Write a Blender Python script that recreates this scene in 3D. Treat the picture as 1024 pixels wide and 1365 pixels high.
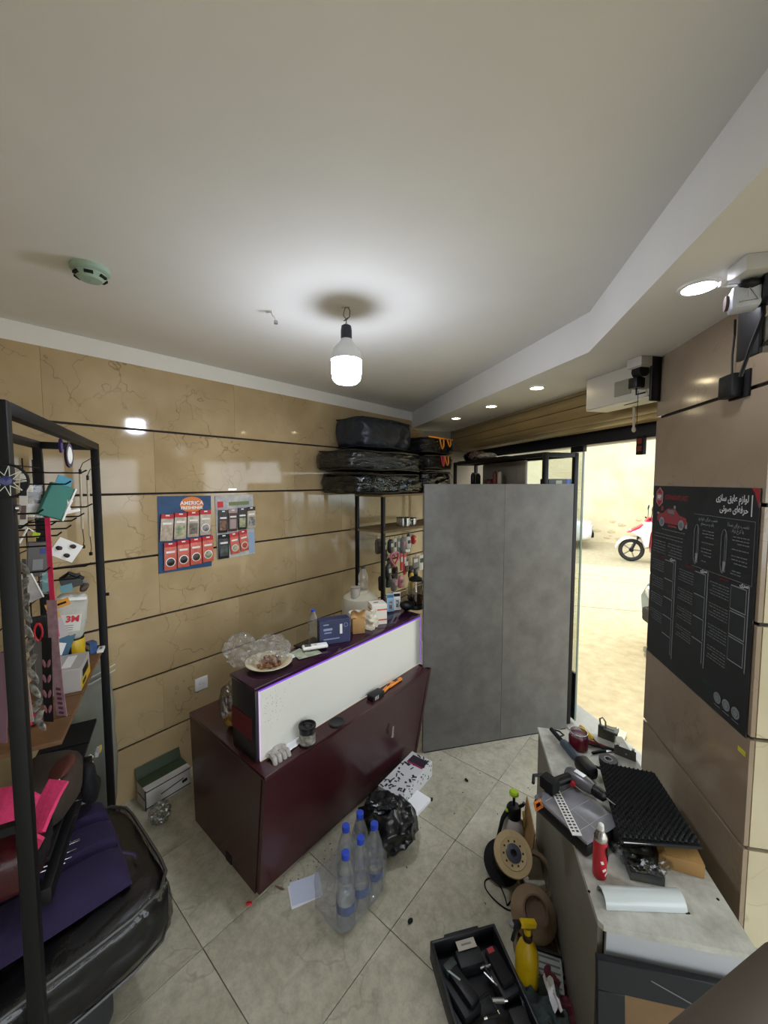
import bpy, bmesh, math, random, unicodedata
from mathutils import Vector, Matrix, noise, Euler
sc = bpy.context.scene
C = sc.collection
for _o in list(bpy.data.objects): bpy.data.objects.remove(_o)
R = math.radians
# ------------------------------------------------------------------ camera
CAM_H, FPX, PITCH, CY = 1.85, 520.0, R(3.7), 675.5
cam = bpy.data.cameras.new('camera'); cam.sensor_fit = 'HORIZONTAL'; cam.sensor_width = 36
cam.lens = FPX / 1024 * 36; cam.shift_y = -(682.5 - CY) / 1024; cam.clip_start = .03; cam.clip_end = 200
camo = bpy.data.objects.new('camera', cam); C.objects.link(camo)
camo.location = (0, 0, CAM_H); camo.rotation_euler = (R(90) - PITCH, 0, 0); sc.camera = camo
# ------------------------------------------------------------------ world, sun, exposure
w = bpy.data.worlds.new('sky'); sc.world = w; w.use_nodes = True
w.node_tree.nodes['Background'].inputs[0].default_value = (.86, .93, 1.0, 1)
w.node_tree.nodes['Background'].inputs[1].default_value = 2.4
SUN_DIR = Vector((-.436 * math.cos(R(62)), -.9 * math.cos(R(62)), -math.sin(R(62)))).normalized()
sl = bpy.data.lights.new('sun', 'SUN'); sl.energy = 2.7; sl.angle = R(.6); sl.color = (1, .93, .78)
slo = bpy.data.objects.new('sun', sl); C.objects.link(slo); slo.rotation_euler = SUN_DIR.to_track_quat('-Z', 'Y').to_euler()
slo.location = (6, 10, 14)
sc.view_settings.view_transform = 'Standard'; sc.view_settings.look = 'None'
sc.view_settings.exposure = 0.8; sc.view_settings.gamma = 1; sc.view_settings.use_curve_mapping = False
sc.cycles.use_denoising = True; sc.cycles.max_bounces = 8; sc.cycles.diffuse_bounces = 4
sc.cycles.transparent_max_bounces = 12; sc.cycles.sample_clamp_indirect = 6; sc.cycles.caustics_reflective = False; sc.cycles.caustics_refractive = False
BULB_END, BULB_SIDE, SPOT_WARM, SPOT_COOL = 150.0, 50.0, 24.0, 45.0

# ------------------------------------------------------------------ frames of reference (room wall, shop front, pillar)
TH = R(40.2); UD = (math.sin(TH), math.cos(TH)); ND = (math.cos(TH), -math.sin(TH)); V0 = 2.53
def W(u, v, z=0.0): return Vector((ND[0]*(v-V0)+u*UD[0], ND[1]*(v-V0)+u*UD[1], z))      # u along left wall, v out of it
WROT = R(90) - TH                                                                        # local x = u, local y = towards the wall
GA = R(-13.5); GD = (math.sin(GA), math.cos(GA)); OD = (math.cos(GA), -math.sin(GA)); F0 = (1.46, 2.86)
def FR(s, t, z=0.0): return Vector((F0[0]+GD[0]*s+OD[0]*t, F0[1]+GD[1]*s+OD[1]*t, z))   # s along shop front, t out to the street
FROT = R(90) - GA                                                                        # local x = s
PA = R(11.1); PD = (math.sin(PA), math.cos(PA)); QD = (math.cos(PA), -math.sin(PA)); P0 = (1.146, 1.17)
def PI_(s, t, z=0.0): return Vector((P0[0]+PD[0]*s+QD[0]*t, P0[1]+PD[1]*s+QD[1]*t, z))  # s away along pillar face, t right
PROT = R(90) - PA
def ray(px, py):
    a = -(py-CY)/FPX
    return Vector(((px-512)/FPX, math.cos(PITCH)+a*math.sin(PITCH), -math.sin(PITCH)+a*math.cos(PITCH)))
def onz(px, py, z): r = ray(px, py); t = (z-CAM_H)/r.z; return Vector((r.x*t, r.y*t, z))
def aty(px, py, y): r = ray(px, py); t = y/r.y; return Vector((r.x*t, y, CAM_H+r.z*t))
def onv(px, py, v): r = ray(px, py); t = (v-V0)/(r.x*ND[0]+r.y*ND[1]); return Vector((r.x*t, r.y*t, CAM_H+r.z*t))
def uvz(P): return (P[0]*UD[0]+P[1]*UD[1], P[0]*ND[0]+P[1]*ND[1]+V0, P[2])

# ------------------------------------------------------------------ materials
def srgb(h):
    if isinstance(h, str):
        h = h.lstrip('#'); c = [int(h[i:i+2], 16)/255 for i in (0, 2, 4)]
        return tuple(x/12.92 if x <= .04045 else ((x+.055)/1.055)**2.4 for x in c)
    return tuple(h[:3])
MATS = {}
def mat(name, col, rough=.5, metal=0, var=.0, vscale=8, bump=0, bscale=60, col2=None, spec=.5, emit=None, estr=0, trans=0, coat=0, alpha=None, sheen=0):
    if name in MATS: return MATS[name]
    m = bpy.data.materials.new(name); m.use_nodes = True; nt = m.node_tree; b = nt.nodes['Principled BSDF']
    c = srgb(col); b.inputs['Base Color'].default_value = (*c, 1)
    b.inputs['Roughness'].default_value = rough; b.inputs['Metallic'].default_value = metal
    b.inputs['Specular IOR Level'].default_value = spec; b.inputs['Coat Weight'].default_value = coat
    b.inputs['Transmission Weight'].default_value = trans
    if sheen: b.inputs['Sheen Weight'].default_value = sheen
    if emit: b.inputs['Emission Color'].default_value = (*srgb(emit), 1); b.inputs['Emission Strength'].default_value = estr
    if alpha is not None: b.inputs['Alpha'].default_value = alpha
    if var or col2 or bump:
        tc = nt.nodes.new('ShaderNodeTexCoord'); oi = nt.nodes.new('ShaderNodeObjectInfo')
        ad = nt.nodes.new('ShaderNodeVectorMath'); ad.operation = 'ADD'
        mu = nt.nodes.new('ShaderNodeMath'); mu.operation = 'MULTIPLY'; mu.inputs[1].default_value = 37
        nt.links.new(oi.outputs['Random'], mu.inputs[0]); nt.links.new(tc.outputs['Object'], ad.inputs[0]); nt.links.new(mu.outputs[0], ad.inputs[1])
        if var or col2:
            n = nt.nodes.new('ShaderNodeTexNoise'); n.inputs['Scale'].default_value = vscale; n.inputs['Detail'].default_value = 5; n.inputs['Roughness'].default_value = .6
            nt.links.new(ad.outputs[0], n.inputs['Vector'])
            r = nt.nodes.new('ShaderNodeValToRGB'); r.color_ramp.elements[0].position = .32; r.color_ramp.elements[1].position = .68
            c2 = srgb(col2) if col2 else tuple(min(1, x*(1+var)) for x in c); c1 = c if col2 else tuple(x*(1-var) for x in c)
            r.color_ramp.elements[0].color = (*c1, 1); r.color_ramp.elements[1].color = (*c2, 1)
            nt.links.new(n.outputs['Fac'], r.inputs[0]); nt.links.new(r.outputs[0], b.inputs['Base Color'])
        if bump:
            n2 = nt.nodes.new('ShaderNodeTexNoise'); n2.inputs['Scale'].default_value = bscale; n2.inputs['Detail'].default_value = 4
            nt.links.new(ad.outputs[0], n2.inputs['Vector'])
            bp = nt.nodes.new('ShaderNodeBump'); bp.inputs['Strength'].default_value = bump; bp.inputs['Distance'].default_value = .004
            nt.links.new(n2.outputs['Fac'], bp.inputs['Height']); nt.links.new(bp.outputs[0], b.inputs['Normal'])
    MATS[name] = m; return m
def clear(name, tint=(1, 1, 1), refl=.12, rough=.05, bump=0, bscale=30, haze=0):
    """thin clear sheet: transparent with fresnel gloss"""
    if name in MATS: return MATS[name]
    m = bpy.data.materials.new(name); m.use_nodes = True; nt = m.node_tree; nt.nodes.remove(nt.nodes['Principled BSDF'])
    out = nt.nodes['Material Output']; mx = nt.nodes.new('ShaderNodeMixShader'); tr = nt.nodes.new('ShaderNodeBsdfTransparent'); gl = nt.nodes.new('ShaderNodeBsdfGlossy')
    lw = nt.nodes.new('ShaderNodeLayerWeight'); lw.inputs['Blend'].default_value = .25
    ma = nt.nodes.new('ShaderNodeMath'); ma.operation = 'MULTIPLY_ADD'; ma.inputs[1].default_value = .4; ma.inputs[2].default_value = refl; ma.use_clamp = True
    tr.inputs[0].default_value = (*tint, 1); gl.inputs['Roughness'].default_value = rough
    nt.links.new(lw.outputs['Fresnel'], ma.inputs[0]); nt.links.new(ma.outputs[0], mx.inputs[0]); nt.links.new(tr.outputs[0], mx.inputs[1]); nt.links.new(gl.outputs[0], mx.inputs[2]); nt.links.new(mx.outputs[0], out.inputs[0])
    if haze:
        df = nt.nodes.new('ShaderNodeBsdfDiffuse'); df.inputs[0].default_value = (.9, .9, .9, 1); m2 = nt.nodes.new('ShaderNodeMixShader'); m2.inputs[0].default_value = haze
        nt.links.new(mx.outputs[0], m2.inputs[1]); nt.links.new(df.outputs[0], m2.inputs[2]); nt.links.new(m2.outputs[0], out.inputs[0])
    if bump:
        tc = nt.nodes.new('ShaderNodeTexCoord'); n2 = nt.nodes.new('ShaderNodeTexNoise'); n2.inputs['Scale'].default_value = bscale; n2.inputs['Detail'].default_value = 3
        bp = nt.nodes.new('ShaderNodeBump'); bp.inputs['Strength'].default_value = bump; bp.inputs['Distance'].default_value = .01
        nt.links.new(tc.outputs['Object'], n2.inputs['Vector']); nt.links.new(n2.outputs['Fac'], bp.inputs['Height']); nt.links.new(bp.outputs[0], gl.inputs['Normal']); nt.links.new(bp.outputs[0], lw.inputs['Normal'])
    MATS[name] = m; return m
def emitm(name, col, s):
    if name in MATS: return MATS[name]
    m = bpy.data.materials.new(name); m.use_nodes = True; nt = m.node_tree; nt.nodes.remove(nt.nodes['Principled BSDF'])
    e = nt.nodes.new('ShaderNodeEmission'); e.inputs[0].default_value = (*srgb(col), 1); e.inputs[1].default_value = s
    nt.links.new(e.outputs[0], nt.nodes['Material Output'].inputs[0]); MATS[name] = m; return m
def marble(name, base, base2, vein, rough, vscale=2.2, veinw=.035, veinamt=.75, speck=0, veinstretch=(1, 1, 1)):
    """polished stone: cloudy ground with thin branching veins, offset for every slab"""
    m = bpy.data.materials.new(name); m.use_nodes = True; nt = m.node_tree; b = nt.nodes['Principled BSDF']; L = nt.links.new
    b.inputs['Roughness'].default_value = rough
    tc = nt.nodes.new('ShaderNodeTexCoord'); oi = nt.nodes.new('ShaderNodeObjectInfo'); mu = nt.nodes.new('ShaderNodeMath'); mu.operation = 'MULTIPLY'; mu.inputs[1].default_value = 53
    ad = nt.nodes.new('ShaderNodeVectorMath'); ad.operation = 'ADD'; L(oi.outputs['Random'], mu.inputs[0]); L(tc.outputs['Object'], ad.inputs[0]); L(mu.outputs[0], ad.inputs[1])
    n = nt.nodes.new('ShaderNodeTexNoise'); n.inputs['Scale'].default_value = 3.0; n.inputs['Detail'].default_value = 6; L(ad.outputs[0], n.inputs['Vector'])
    r = nt.nodes.new('ShaderNodeValToRGB'); r.color_ramp.elements[0].position = .35; r.color_ramp.elements[1].position = .68
    r.color_ramp.elements[0].color = (*srgb(base), 1); r.color_ramp.elements[1].color = (*srgb(base2), 1); L(n.outputs['Fac'], r.inputs[0])
    nd = nt.nodes.new('ShaderNodeTexNoise'); nd.inputs['Scale'].default_value = 5; nd.inputs['Detail'].default_value = 3; L(ad.outputs[0], nd.inputs['Vector'])
    sc1 = nt.nodes.new('ShaderNodeVectorMath'); sc1.operation = 'SCALE'; sc1.inputs['Scale'].default_value = .35; L(nd.outputs['Color'], sc1.inputs[0])
    ad2 = nt.nodes.new('ShaderNodeVectorMath'); ad2.operation = 'ADD'; L(ad.outputs[0], ad2.inputs[0]); L(sc1.outputs[0], ad2.inputs[1])
    mp = nt.nodes.new('ShaderNodeMapping'); mp.inputs['Scale'].default_value = veinstretch; L(ad2.outputs[0], mp.inputs['Vector'])
    v = nt.nodes.new('ShaderNodeTexVoronoi'); v.feature = 'DISTANCE_TO_EDGE'; v.inputs['Scale'].default_value = vscale; L(mp.outputs[0], v.inputs['Vector'])
    vr = nt.nodes.new('ShaderNodeValToRGB'); vr.color_ramp.elements[0].position = 0; vr.color_ramp.elements[0].color = (1, 1, 1, 1); vr.color_ramp.elements[1].position = veinw; vr.color_ramp.elements[1].color = (0, 0, 0, 1)
    L(v.outputs['Distance'], vr.inputs[0])
    nm = nt.nodes.new('ShaderNodeTexNoise'); nm.inputs['Scale'].default_value = 3.3; nm.inputs['Detail'].default_value = 3; L(ad2.outputs[0], nm.inputs['Vector'])
    nr = nt.nodes.new('ShaderNodeValToRGB'); nr.color_ramp.elements[0].position = .46; nr.color_ramp.elements[1].position = .62; L(nm.outputs['Fac'], nr.inputs[0])
    mm = nt.nodes.new('ShaderNodeMath'); mm.operation = 'MULTIPLY'; L(vr.outputs[0], mm.inputs[0]); L(nr.outputs[0], mm.inputs[1])
    m2 = nt.nodes.new('ShaderNodeMath'); m2.operation = 'MULTIPLY'; L(mm.outputs[0], m2.inputs[0]); m2.inputs[1].default_value = veinamt
    mix = nt.nodes.new('ShaderNodeMixRGB'); L(m2.outputs[0], mix.inputs[0]); L(r.outputs[0], mix.inputs[1]); mix.inputs[2].default_value = (*srgb(vein), 1)
    last = mix.outputs[0]
    if speck:
        ns = nt.nodes.new('ShaderNodeTexNoise'); ns.inputs['Scale'].default_value = 22; ns.inputs['Detail'].default_value = 8; ns.inputs['Roughness'].default_value = .75; L(ad.outputs[0], ns.inputs['Vector'])
        sr = nt.nodes.new('ShaderNodeValToRGB'); sr.color_ramp.elements[0].position = .36; sr.color_ramp.elements[0].color = (1-speck,)*3+(1,); sr.color_ramp.elements[1].position = .6; L(ns.outputs['Fac'], sr.inputs[0])
        mxx = nt.nodes.new('ShaderNodeMixRGB'); mxx.blend_type = 'MULTIPLY'; mxx.inputs[0].default_value = 1; L(last, mxx.inputs[1]); L(sr.outputs[0], mxx.inputs[2]); last = mxx.outputs[0]
    L(last, b.inputs['Base Color']); MATS[name] = m; return m

M_wall = marble('beige_marble', '#a48d68', '#b9a27b', '#6a5236', .07, 5.5, .022, .6)
M_pill = marble('grey_beige_marble', '#8a7863', '#988873', '#6b5844', .13, 5.0, .022, .4)
M_pill2 = marble('lit_cream_marble', '#b5a98c', '#c7bc9f', '#8d7a58', .2, 4.0, .03, .5)  # cream stone of pillar sides, lightened: daylight from the right put into colour
M_floor = marble('floor_stone', '#b0aa95', '#c6c0ac', '#8b8570', .33, 7.0, .05, .55, speck=.28)
M_paint = mat('ceiling_paint', '#e5e3df', .85, var=.03, vscale=2, bump=.05, bscale=30)
M_white = mat('white_paint', '#dedad2', .8, var=.03, vscale=3)
M_groove = mat('dark_groove', '#2a2018', .7)
M_black = mat('black_metal', '#09090a', .5, .0, spec=.3)
M_blk = mat('black_plastic', '#0e0e10', .45, spec=.35)
M_blk2 = mat('matte_black', '#131315', .75, spec=.3)
M_chrome = mat('steel', '#b8b8b8', .22, 1)
M_grey = mat('grey_plastic', '#77787a', .5)
M_wht = mat('white_plastic', '#e6e4df', .4)
M_paper = mat('white_paper', '#e8e8ea', .8)
M_card = mat('cardboard', '#a5804e', .85, var=.12, vscale=12, bump=.1)
M_red = mat('red_print', '#c8202c', .45)
M_shrink = clear('shrink_film', (.98, .98, .99), .05, .12, bump=.7, bscale=18, haze=.06)
M_film = clear('crinkled_film', (.98, .98, .97), .06, .12, bump=1, bscale=35, haze=.05)
M_wrap = clear('black_package_film', (.9, .9, .9), .02, .10, bump=1, bscale=22)
M_glass = clear('window_glass', (.93, .97, .95), .04, .0)

# ------------------------------------------------------------------ mesh builder
class MB:
    def __init__(s): s.v = []; s.f = []; s.M = Matrix.Identity(4)
    def at(s, loc=(0, 0, 0), rot=(0, 0, 0), sc_=(1, 1, 1)):
        s.M = Matrix.LocRotScale(Vector(loc), Euler([R(a) for a in rot]), Vector(sc_)); return s
    def add(s, vs, fs):
        n = len(s.v); s.v += [tuple(s.M @ Vector(p)) for p in vs]; s.f += [tuple(i+n for i in f) for f in fs]; return s
    def bm(s, b):
        b.verts.index_update(); s.add([v.co for v in b.verts], [[v.index for v in f.verts] for f in b.faces]); b.free(); return s
    def box(s, c, d, rot=None, bev=0, seg=2):
        b = bmesh.new(); bmesh.ops.create_cube(b, size=1)
        for v in b.verts: v.co = Vector((v.co.x*d[0], v.co.y*d[1], v.co.z*d[2]))
        if bev: bmesh.ops.bevel(b, geom=list(b.edges), offset=min(bev, min(d)*.49), segments=seg, profile=.5, affect='EDGES')
        X = Matrix.Translation(Vector(c))
        if rot: X = X @ Euler([R(a) for a in rot]).to_matrix().to_4x4()
        bmesh.ops.transform(b, matrix=X, verts=b.verts); return s.bm(b)
    def lathe(s, prof, n=24, c=(0, 0, 0), caps=True):
        vs = []; fs = []
        for r, z in prof:
            for k in range(n): a = 2*math.pi*k/n; vs.append((c[0]+r*math.cos(a), c[1]+r*math.sin(a), c[2]+z))
        for i in range(len(prof)-1):
            for k in range(n): k2 = (k+1) % n; fs.append((i*n+k, i*n+k2, (i+1)*n+k2, (i+1)*n+k))
        if caps: fs.append(tuple(range(n-1, -1, -1))); fs.append(tuple((len(prof)-1)*n+k for k in range(n)))
        return s.add(vs, fs)
    def cyl(s, p0, p1, r0, r1=None, n=12):
        return s.tube([p0, p1], r0 if r1 is None else [r0, r1], n)
    def tube(s, path, r, n=8, closed=False, flat=None):
        P = [Vector(p) for p in path]; m = len(P); rs = r if isinstance(r, (list, tuple)) else [r]*m; vs = []; fs = []; prev = None
        for i in range(m):
            t = (P[(i+1) % m]-P[i-1]) if closed else (P[min(i+1, m-1)]-P[max(i-1, 0)])
            if t.length < 1e-9: t = Vector((0, 0, 1))
            t.normalize()
            if prev is None: a = Vector((0, 0, 1)) if abs(t.z) < .9 else Vector((1, 0, 0)); x = t.cross(a).normalized()
            else: x = (prev-t*prev.dot(t)).normalized()
            prev = x; y = t.cross(x)
            for k in range(n):
                a = 2*math.pi*k/n+(math.pi/n if n == 4 else 0); q = P[i]+x*(rs[i]*math.cos(a))+y*((flat if flat else 1)*rs[i]*math.sin(a)); vs.append(q)
        for i in range(m if closed else m-1):
            j = (i+1) % m
            for k in range(n): k2 = (k+1) % n; fs.append((i*n+k, i*n+k2, j*n+k2, j*n+k))
        if not closed: fs.append(tuple(range(n-1, -1, -1))); fs.append(tuple((m-1)*n+k for k in range(n)))
        return s.add(vs, fs)
    def prism(s, poly, z0, z1, top=None):
        n = len(poly); t = top or poly
        vs = [(p[0], p[1], z0) for p in poly]+[(p[0], p[1], z1) for p in t]
        fs = [tuple(range(n-1, -1, -1)), tuple(range(n, 2*n))]+[(k, (k+1) % n, n+(k+1) % n, n+k) for k in range(n)]
        return s.add(vs, fs)
    def grid(s, fn, nu, nv, thick=0):
        vs = [fn(i/nu, j/nv) for i in range(nu+1) for j in range(nv+1)]; I = lambda i, j: i*(nv+1)+j
        fs = [(I(i, j), I(i+1, j), I(i+1, j+1), I(i, j+1)) for i in range(nu) for j in range(nv)]
        if thick:
            k = len(vs); nrm = [Vector((0, 0, 0)) for _ in vs]
            for f in fs:
                q = (Vector(vs[f[1]])-Vector(vs[f[0]])).cross(Vector(vs[f[3]])-Vector(vs[f[0]]))
                for i in f: nrm[i] += q
            vs2 = [Vector(p)-nn.normalized()*thick if nn.length else Vector(p) for p, nn in zip(vs, nrm)]
            ring = [I(i, 0) for i in range(nu)]+[I(nu, j) for j in range(nv)]+[I(i, nv) for i in range(nu, 0, -1)]+[I(0, j) for j in range(nv, 0, -1)]
            fs = fs+[tuple(k+i for i in reversed(f)) for f in fs]+[(ring[(a+1) % len(ring)], ring[a], k+ring[a], k+ring[(a+1) % len(ring)]) for a in range(len(ring))]
            vs = list(vs)+vs2
        return s.add(vs, fs)
    def puffy(s, d, seg=8, pw=5, amp=.01, freq=6, seed=0, ridge=False, fs=(1, 1, 1)):
        """rounded, uneven block about the origin"""
        b = bmesh.new(); bmesh.ops.create_cube(b, size=2); bmesh.ops.subdivide_edges(b, edges=list(b.edges), cuts=seg, use_grid_fill=True)
        for v in b.verts:
            p = v.co; l = (abs(p.x)**pw+abs(p.y)**pw+abs(p.z)**pw)**(1/pw); q = p/l
            e = Vector((q.x*d[0]/2, q.y*d[1]/2, q.z*d[2]/2)); g = Vector((e.x*fs[0], e.y*fs[1], e.z*fs[2])); k = noise.noise(g*freq+Vector((seed, seed*2, 0)))
            if ridge: k = (1-abs(k)*2.2)+.5*(1-abs(noise.noise(g*freq*2.3+Vector((seed, 5, seed))))*2.2)-.9
            v.co = e+Vector((q.x, q.y, q.z)).normalized()*k*amp
        return s.bm(b)
    def blob(s, d, sub=3, amp=.1, freq=4, seed=0, ridge=False):
        b = bmesh.new(); bmesh.ops.create_icosphere(b, subdivisions=sub, radius=1)
        for v in b.verts:
            p = v.co.copy(); k = noise.noise(p*freq+Vector((seed, 0, seed)))
            if ridge: k = .55-abs(k)*2+.5*(.5-abs(noise.noise(p*freq*2.4+Vector((0, seed, 3))))*2)
            p *= 1+k*amp; v.co = Vector((p.x*d[0]/2, p.y*d[1]/2, p.z*d[2]/2))
        return s.bm(b)
    def build(s, name, m, parent=None, smooth=True, ang=38):
        me = bpy.data.meshes.new(name); me.from_pydata(s.v, [], s.f); me.validate(); me.update()
        b = bmesh.new(); b.from_mesh(me); bmesh.ops.recalc_face_normals(b, faces=b.faces); b.to_mesh(me); b.free()
        if smooth: me.shade_smooth(); me.set_sharp_from_angle(angle=R(ang))
        me.materials.append(m); o = bpy.data.objects.new(name, me); C.objects.link(o)
        if parent: o.parent = parent
        return o
def tag(o, label=None, cat=None, group=None, kind=None):
    if label: o['label'] = label
    if cat: o['category'] = cat
    if group: o['group'] = group
    if kind: o['kind'] = kind
    return o
def thing(name, label, cat, loc=(0, 0, 0), rz=0, group=None, rot=None):
    o = bpy.data.objects.new(name, None); C.objects.link(o); o.empty_display_size = .05
    o.location = loc; o.rotation_euler = rot if rot else (0, 0, rz)
    return tag(o, label, cat, group)
def solo(mb, name, m, label, cat, loc=(0, 0, 0), rz=0, group=None, rot=None, ang=38):
    o = mb.build(name, m, ang=ang); o.location = loc; o.rotation_euler = rot if rot else (0, 0, rz)
    return tag(o, label, cat, group)
def struct(name, mb, m, label=None, ang=38):
    o = mb.build(name, m, ang=ang); o['kind'] = 'structure'
    if label: o['label'] = label
    return o
def child_copy(o, parent, name=None, loc=None, rot=None, scale=None):
    c = o.copy(); C.objects.link(c); c.parent = parent
    if name: c.name = name
    if loc is not None: c.location = loc
    if rot is not None: c.rotation_euler = rot
    if scale is not None: c.scale = scale
    return c
FORMS = {}
for _c in list(range(0xFB50, 0xFE00))+list(range(0xFE70, 0xFF00)):
    _d = unicodedata.decomposition(chr(_c)).split()
    if len(_d) == 2 and _d[0] in ('<initial>', '<medial>', '<final>', '<isolated>'): FORMS.setdefault(chr(int(_d[1], 16)), {})[_d[0]] = chr(_c)
def fa(s):
    out = []; n = len(s)
    for i, ch in enumerate(s):
        if ch not in FORMS: out.append('' if ch == '\u200c' else ch); continue
        Fm = FORMS[ch]; pv = i > 0 and s[i-1] in FORMS and '<initial>' in FORMS[s[i-1]]; nx = i < n-1 and s[i+1] in FORMS and '<final>' in FORMS[s[i+1]]
        k = '<medial>' if pv and nx and '<medial>' in Fm else '<final>' if pv and '<final>' in Fm else '<initial>' if nx and '<initial>' in Fm else '<isolated>'
        out.append(Fm.get(k, ch))
    return ''.join(reversed(out))
def text(body, size, m, parent, loc, rot=(0, 0, 0), align='CENTER', name='lettering', bold=0.0, sx=1.0, ex=.0002):
    c = bpy.data.curves.new(name, 'FONT'); c.body = body; c.size = size; c.align_x = align; c.align_y = 'CENTER'; c.extrude = ex; c.offset = bold; c.resolution_u = 3
    t = bpy.data.objects.new(name, c); C.objects.link(t); bpy.context.view_layer.update()
    me = bpy.data.meshes.new_from_object(t.evaluated_get(bpy.context.evaluated_depsgraph_get())); bpy.data.objects.remove(t); bpy.data.curves.remove(c)
    me.materials.clear(); me.materials.append(m); o = bpy.data.objects.new(name, me); C.objects.link(o); o.parent = parent
    o.location = loc; o.rotation_euler = rot; o.scale = (sx, 1, 1); return o
rnd = random.Random(7)

def cr(pts, n=6, closed=False):
    """smooth curve through points"""
    P = [Vector(p) for p in pts]; m = len(P); out = []
    for i in range(m if closed else m-1):
        p0, p1, p2, p3 = (P[(i-1) % m], P[i], P[(i+1) % m], P[(i+2) % m]) if closed else (P[max(i-1, 0)], P[i], P[i+1], P[min(i+2, m-1)])
        for k in range(n):
            t = k/n; out.append(.5*((2*p1)+(p2-p0)*t+(2*p0-5*p1+4*p2-p3)*t*t+(3*p1-p0-3*p2+p3)*t**3))
    if not closed: out.append(P[-1])
    return out
# ================================================================== THE SETTING
CEIL, SOF = 2.595, 2.42
COURSES = [2.505, 2.145, 1.779, 1.412, 1.047, .686, .324, -.03]
def slab(w, h, t, seedless=True):
    return MB().box((0, 0, 0), (w, t, h), bev=.0008, seg=1)
# floor: screed with stone tiles laid parallel to the left wall
TILE = .53
fl = MB(); fl.prism([W(-2.6, -.1)[:2], W(-2.6, 5.2)[:2], W(1.2, 5.2)[:2], FR(-1.2, .2)[:2], FR(1.9, .2)[:2], W(4.2, -.1)[:2]], -.12, -.012)
floor = struct('floor', fl, mat('tile_grout', '#7d7663', .9), 'mottled cream stone tile floor of the shop')
tm = MB().box((0, 0, -.006), (TILE-.0026, TILE-.0026, .012), bev=.001, seg=1).build('floor_tile', M_floor, floor)
first = True
for iu in range(-6, 8):
    for iv in range(-1, 10):
        u0 = .63+TILE*iu; v0 = 1.585-TILE*4+TILE*iv; c = W(u0+TILE/2, v0+TILE/2)
        if v0+TILE < .02 or v0 < -.3 or u0 < -2.4: continue
        s_, t_ = (c.x-F0[0])*GD[0]+(c.y-F0[1])*GD[1], (c.x-F0[0])*OD[0]+(c.y-F0[1])*OD[1]
        if t_ > .12 and c.y > 1.2 or s_ > 1.9: continue
        if v0 > 4.2: continue
        o = tm if first else child_copy(tm, floor); first = False
        o.location = W(u0+TILE/2, v0+TILE/2, rnd.uniform(-.0006, .0004)); o.rotation_euler = (0, 0, WROT+math.pi/2*rnd.randrange(4))
# left wall: courses of polished marble with dark open joints
wl = MB(); wl.at(W(0, 0), (0, 0, math.degrees(WROT))); wl.box((.55, .11, 1.3), (6.3, .2, 2.62))
wall_left = struct('wall_left', wl, M_groove, 'beige marble wall with dark horizontal joints')
for ci in range(len(COURSES)-1):
    z1, z0 = COURSES[ci]-.006, COURSES[ci+1]+.006
    if ci == 0: z1 = COURSES[0]
    off = (1.40 if ci % 2 == 0 else .89)
    me = None
    for k in range(-4, 4):
        ua, ub = off+k*1.0, off+(k+1)*1.0; ua = max(ua, -2.55); ub = min(ub, 3.66)
        if ub-ua < .05: continue
        t = slab(ub-ua-.0005, z1-z0, .014).build('wall_tile', M_wall, wall_left)
        t.location = W((ua+ub)/2, .005, (z0+z1)/2); t.rotation_euler = (0, 0, WROT)
tr = MB(); tr.at(W(0, 0), (0, 0, math.degrees(WROT))); tr.box((.5, 0, 2.55), (6.3, .03, .092))
struct('trim_1', tr, M_white, 'white plaster band above the marble wall')
# ceiling and dropped soffit
ce = MB(); ce.prism([W(-2.7, -.2)[:2], W(-2.7, 5.6)[:2], (3.6, -2.6), FR(-1.6, .2)[:2], FR(2.0, .2)[:2], W(4.3, -.2)[:2]], CEIL, CEIL+.25)
struct('ceiling', ce, M_paint, 'white painted ceiling')
cor = Vector((.905, 1.765, 0)); bdir = Vector((-.205, -.979, 0))
so_poly = [FR(1.66, -.80), cor, cor+bdir*.25, cor+bdir*4.2, cor+bdir*4.2+Vector((2.6, -.5, 0)), FR(-1.5, .15), FR(1.9, .15), FR(1.78, -.66)]
so = MB(); so.prism([p[:2] for p in so_poly], SOF, CEIL+.02)
struct('trim_2', so, M_paint, 'dropped plaster soffit above the shop front')
# back corner wall between marble wall and shutter
bw = MB(); bw.prism([FR(1.77, -.66)[:2], FR(1.77, .14)[:2], FR(1.92, .14)[:2], FR(1.92, -.72)[:2]], 0, CEIL)
struct('wall_back', bw, mat('greige_plaster', '#9b8f7c', .8, var=.06), 'narrow greige wall at the far corner')
# pillar with marble courses
PW = .50; PL = .695
pm = MB(); pm.prism([PI_(.012, .012)[:2], PI_(PL-.012, .012)[:2], PI_(PL-.012, PW)[:2], PI_(.012, PW)[:2]], -.02, SOF+.01)
pillar = struct('wall_right', pm, M_groove, 'marble clad pillar at the shop front')
for ci in range(len(COURSES)-1):
    z1, z0 = min(COURSES[ci], SOF+.07)-.006, COURSES[ci+1]+.006
    t = slab(PL, z1-z0, .014).build('wall_tile', M_pill, pillar); t.location = PI_(PL/2, .006, (z0+z1)/2); t.rotation_euler = (0, 0, PROT)
    t = slab(PW, z1-z0, .014).build('wall_tile', M_pill2, pillar); t.location = PI_(.006, PW/2+.014, (z0+z1)/2); t.rotation_euler = (0, 0, PROT-math.pi/2)
    t = slab(PW, z1-z0, .014).build('wall_tile', M_pill2, pillar); t.location = PI_(PL-.006, PW/2+.014, (z0+z1)/2); t.rotation_euler = (0, 0, PROT-math.pi/2)
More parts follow.
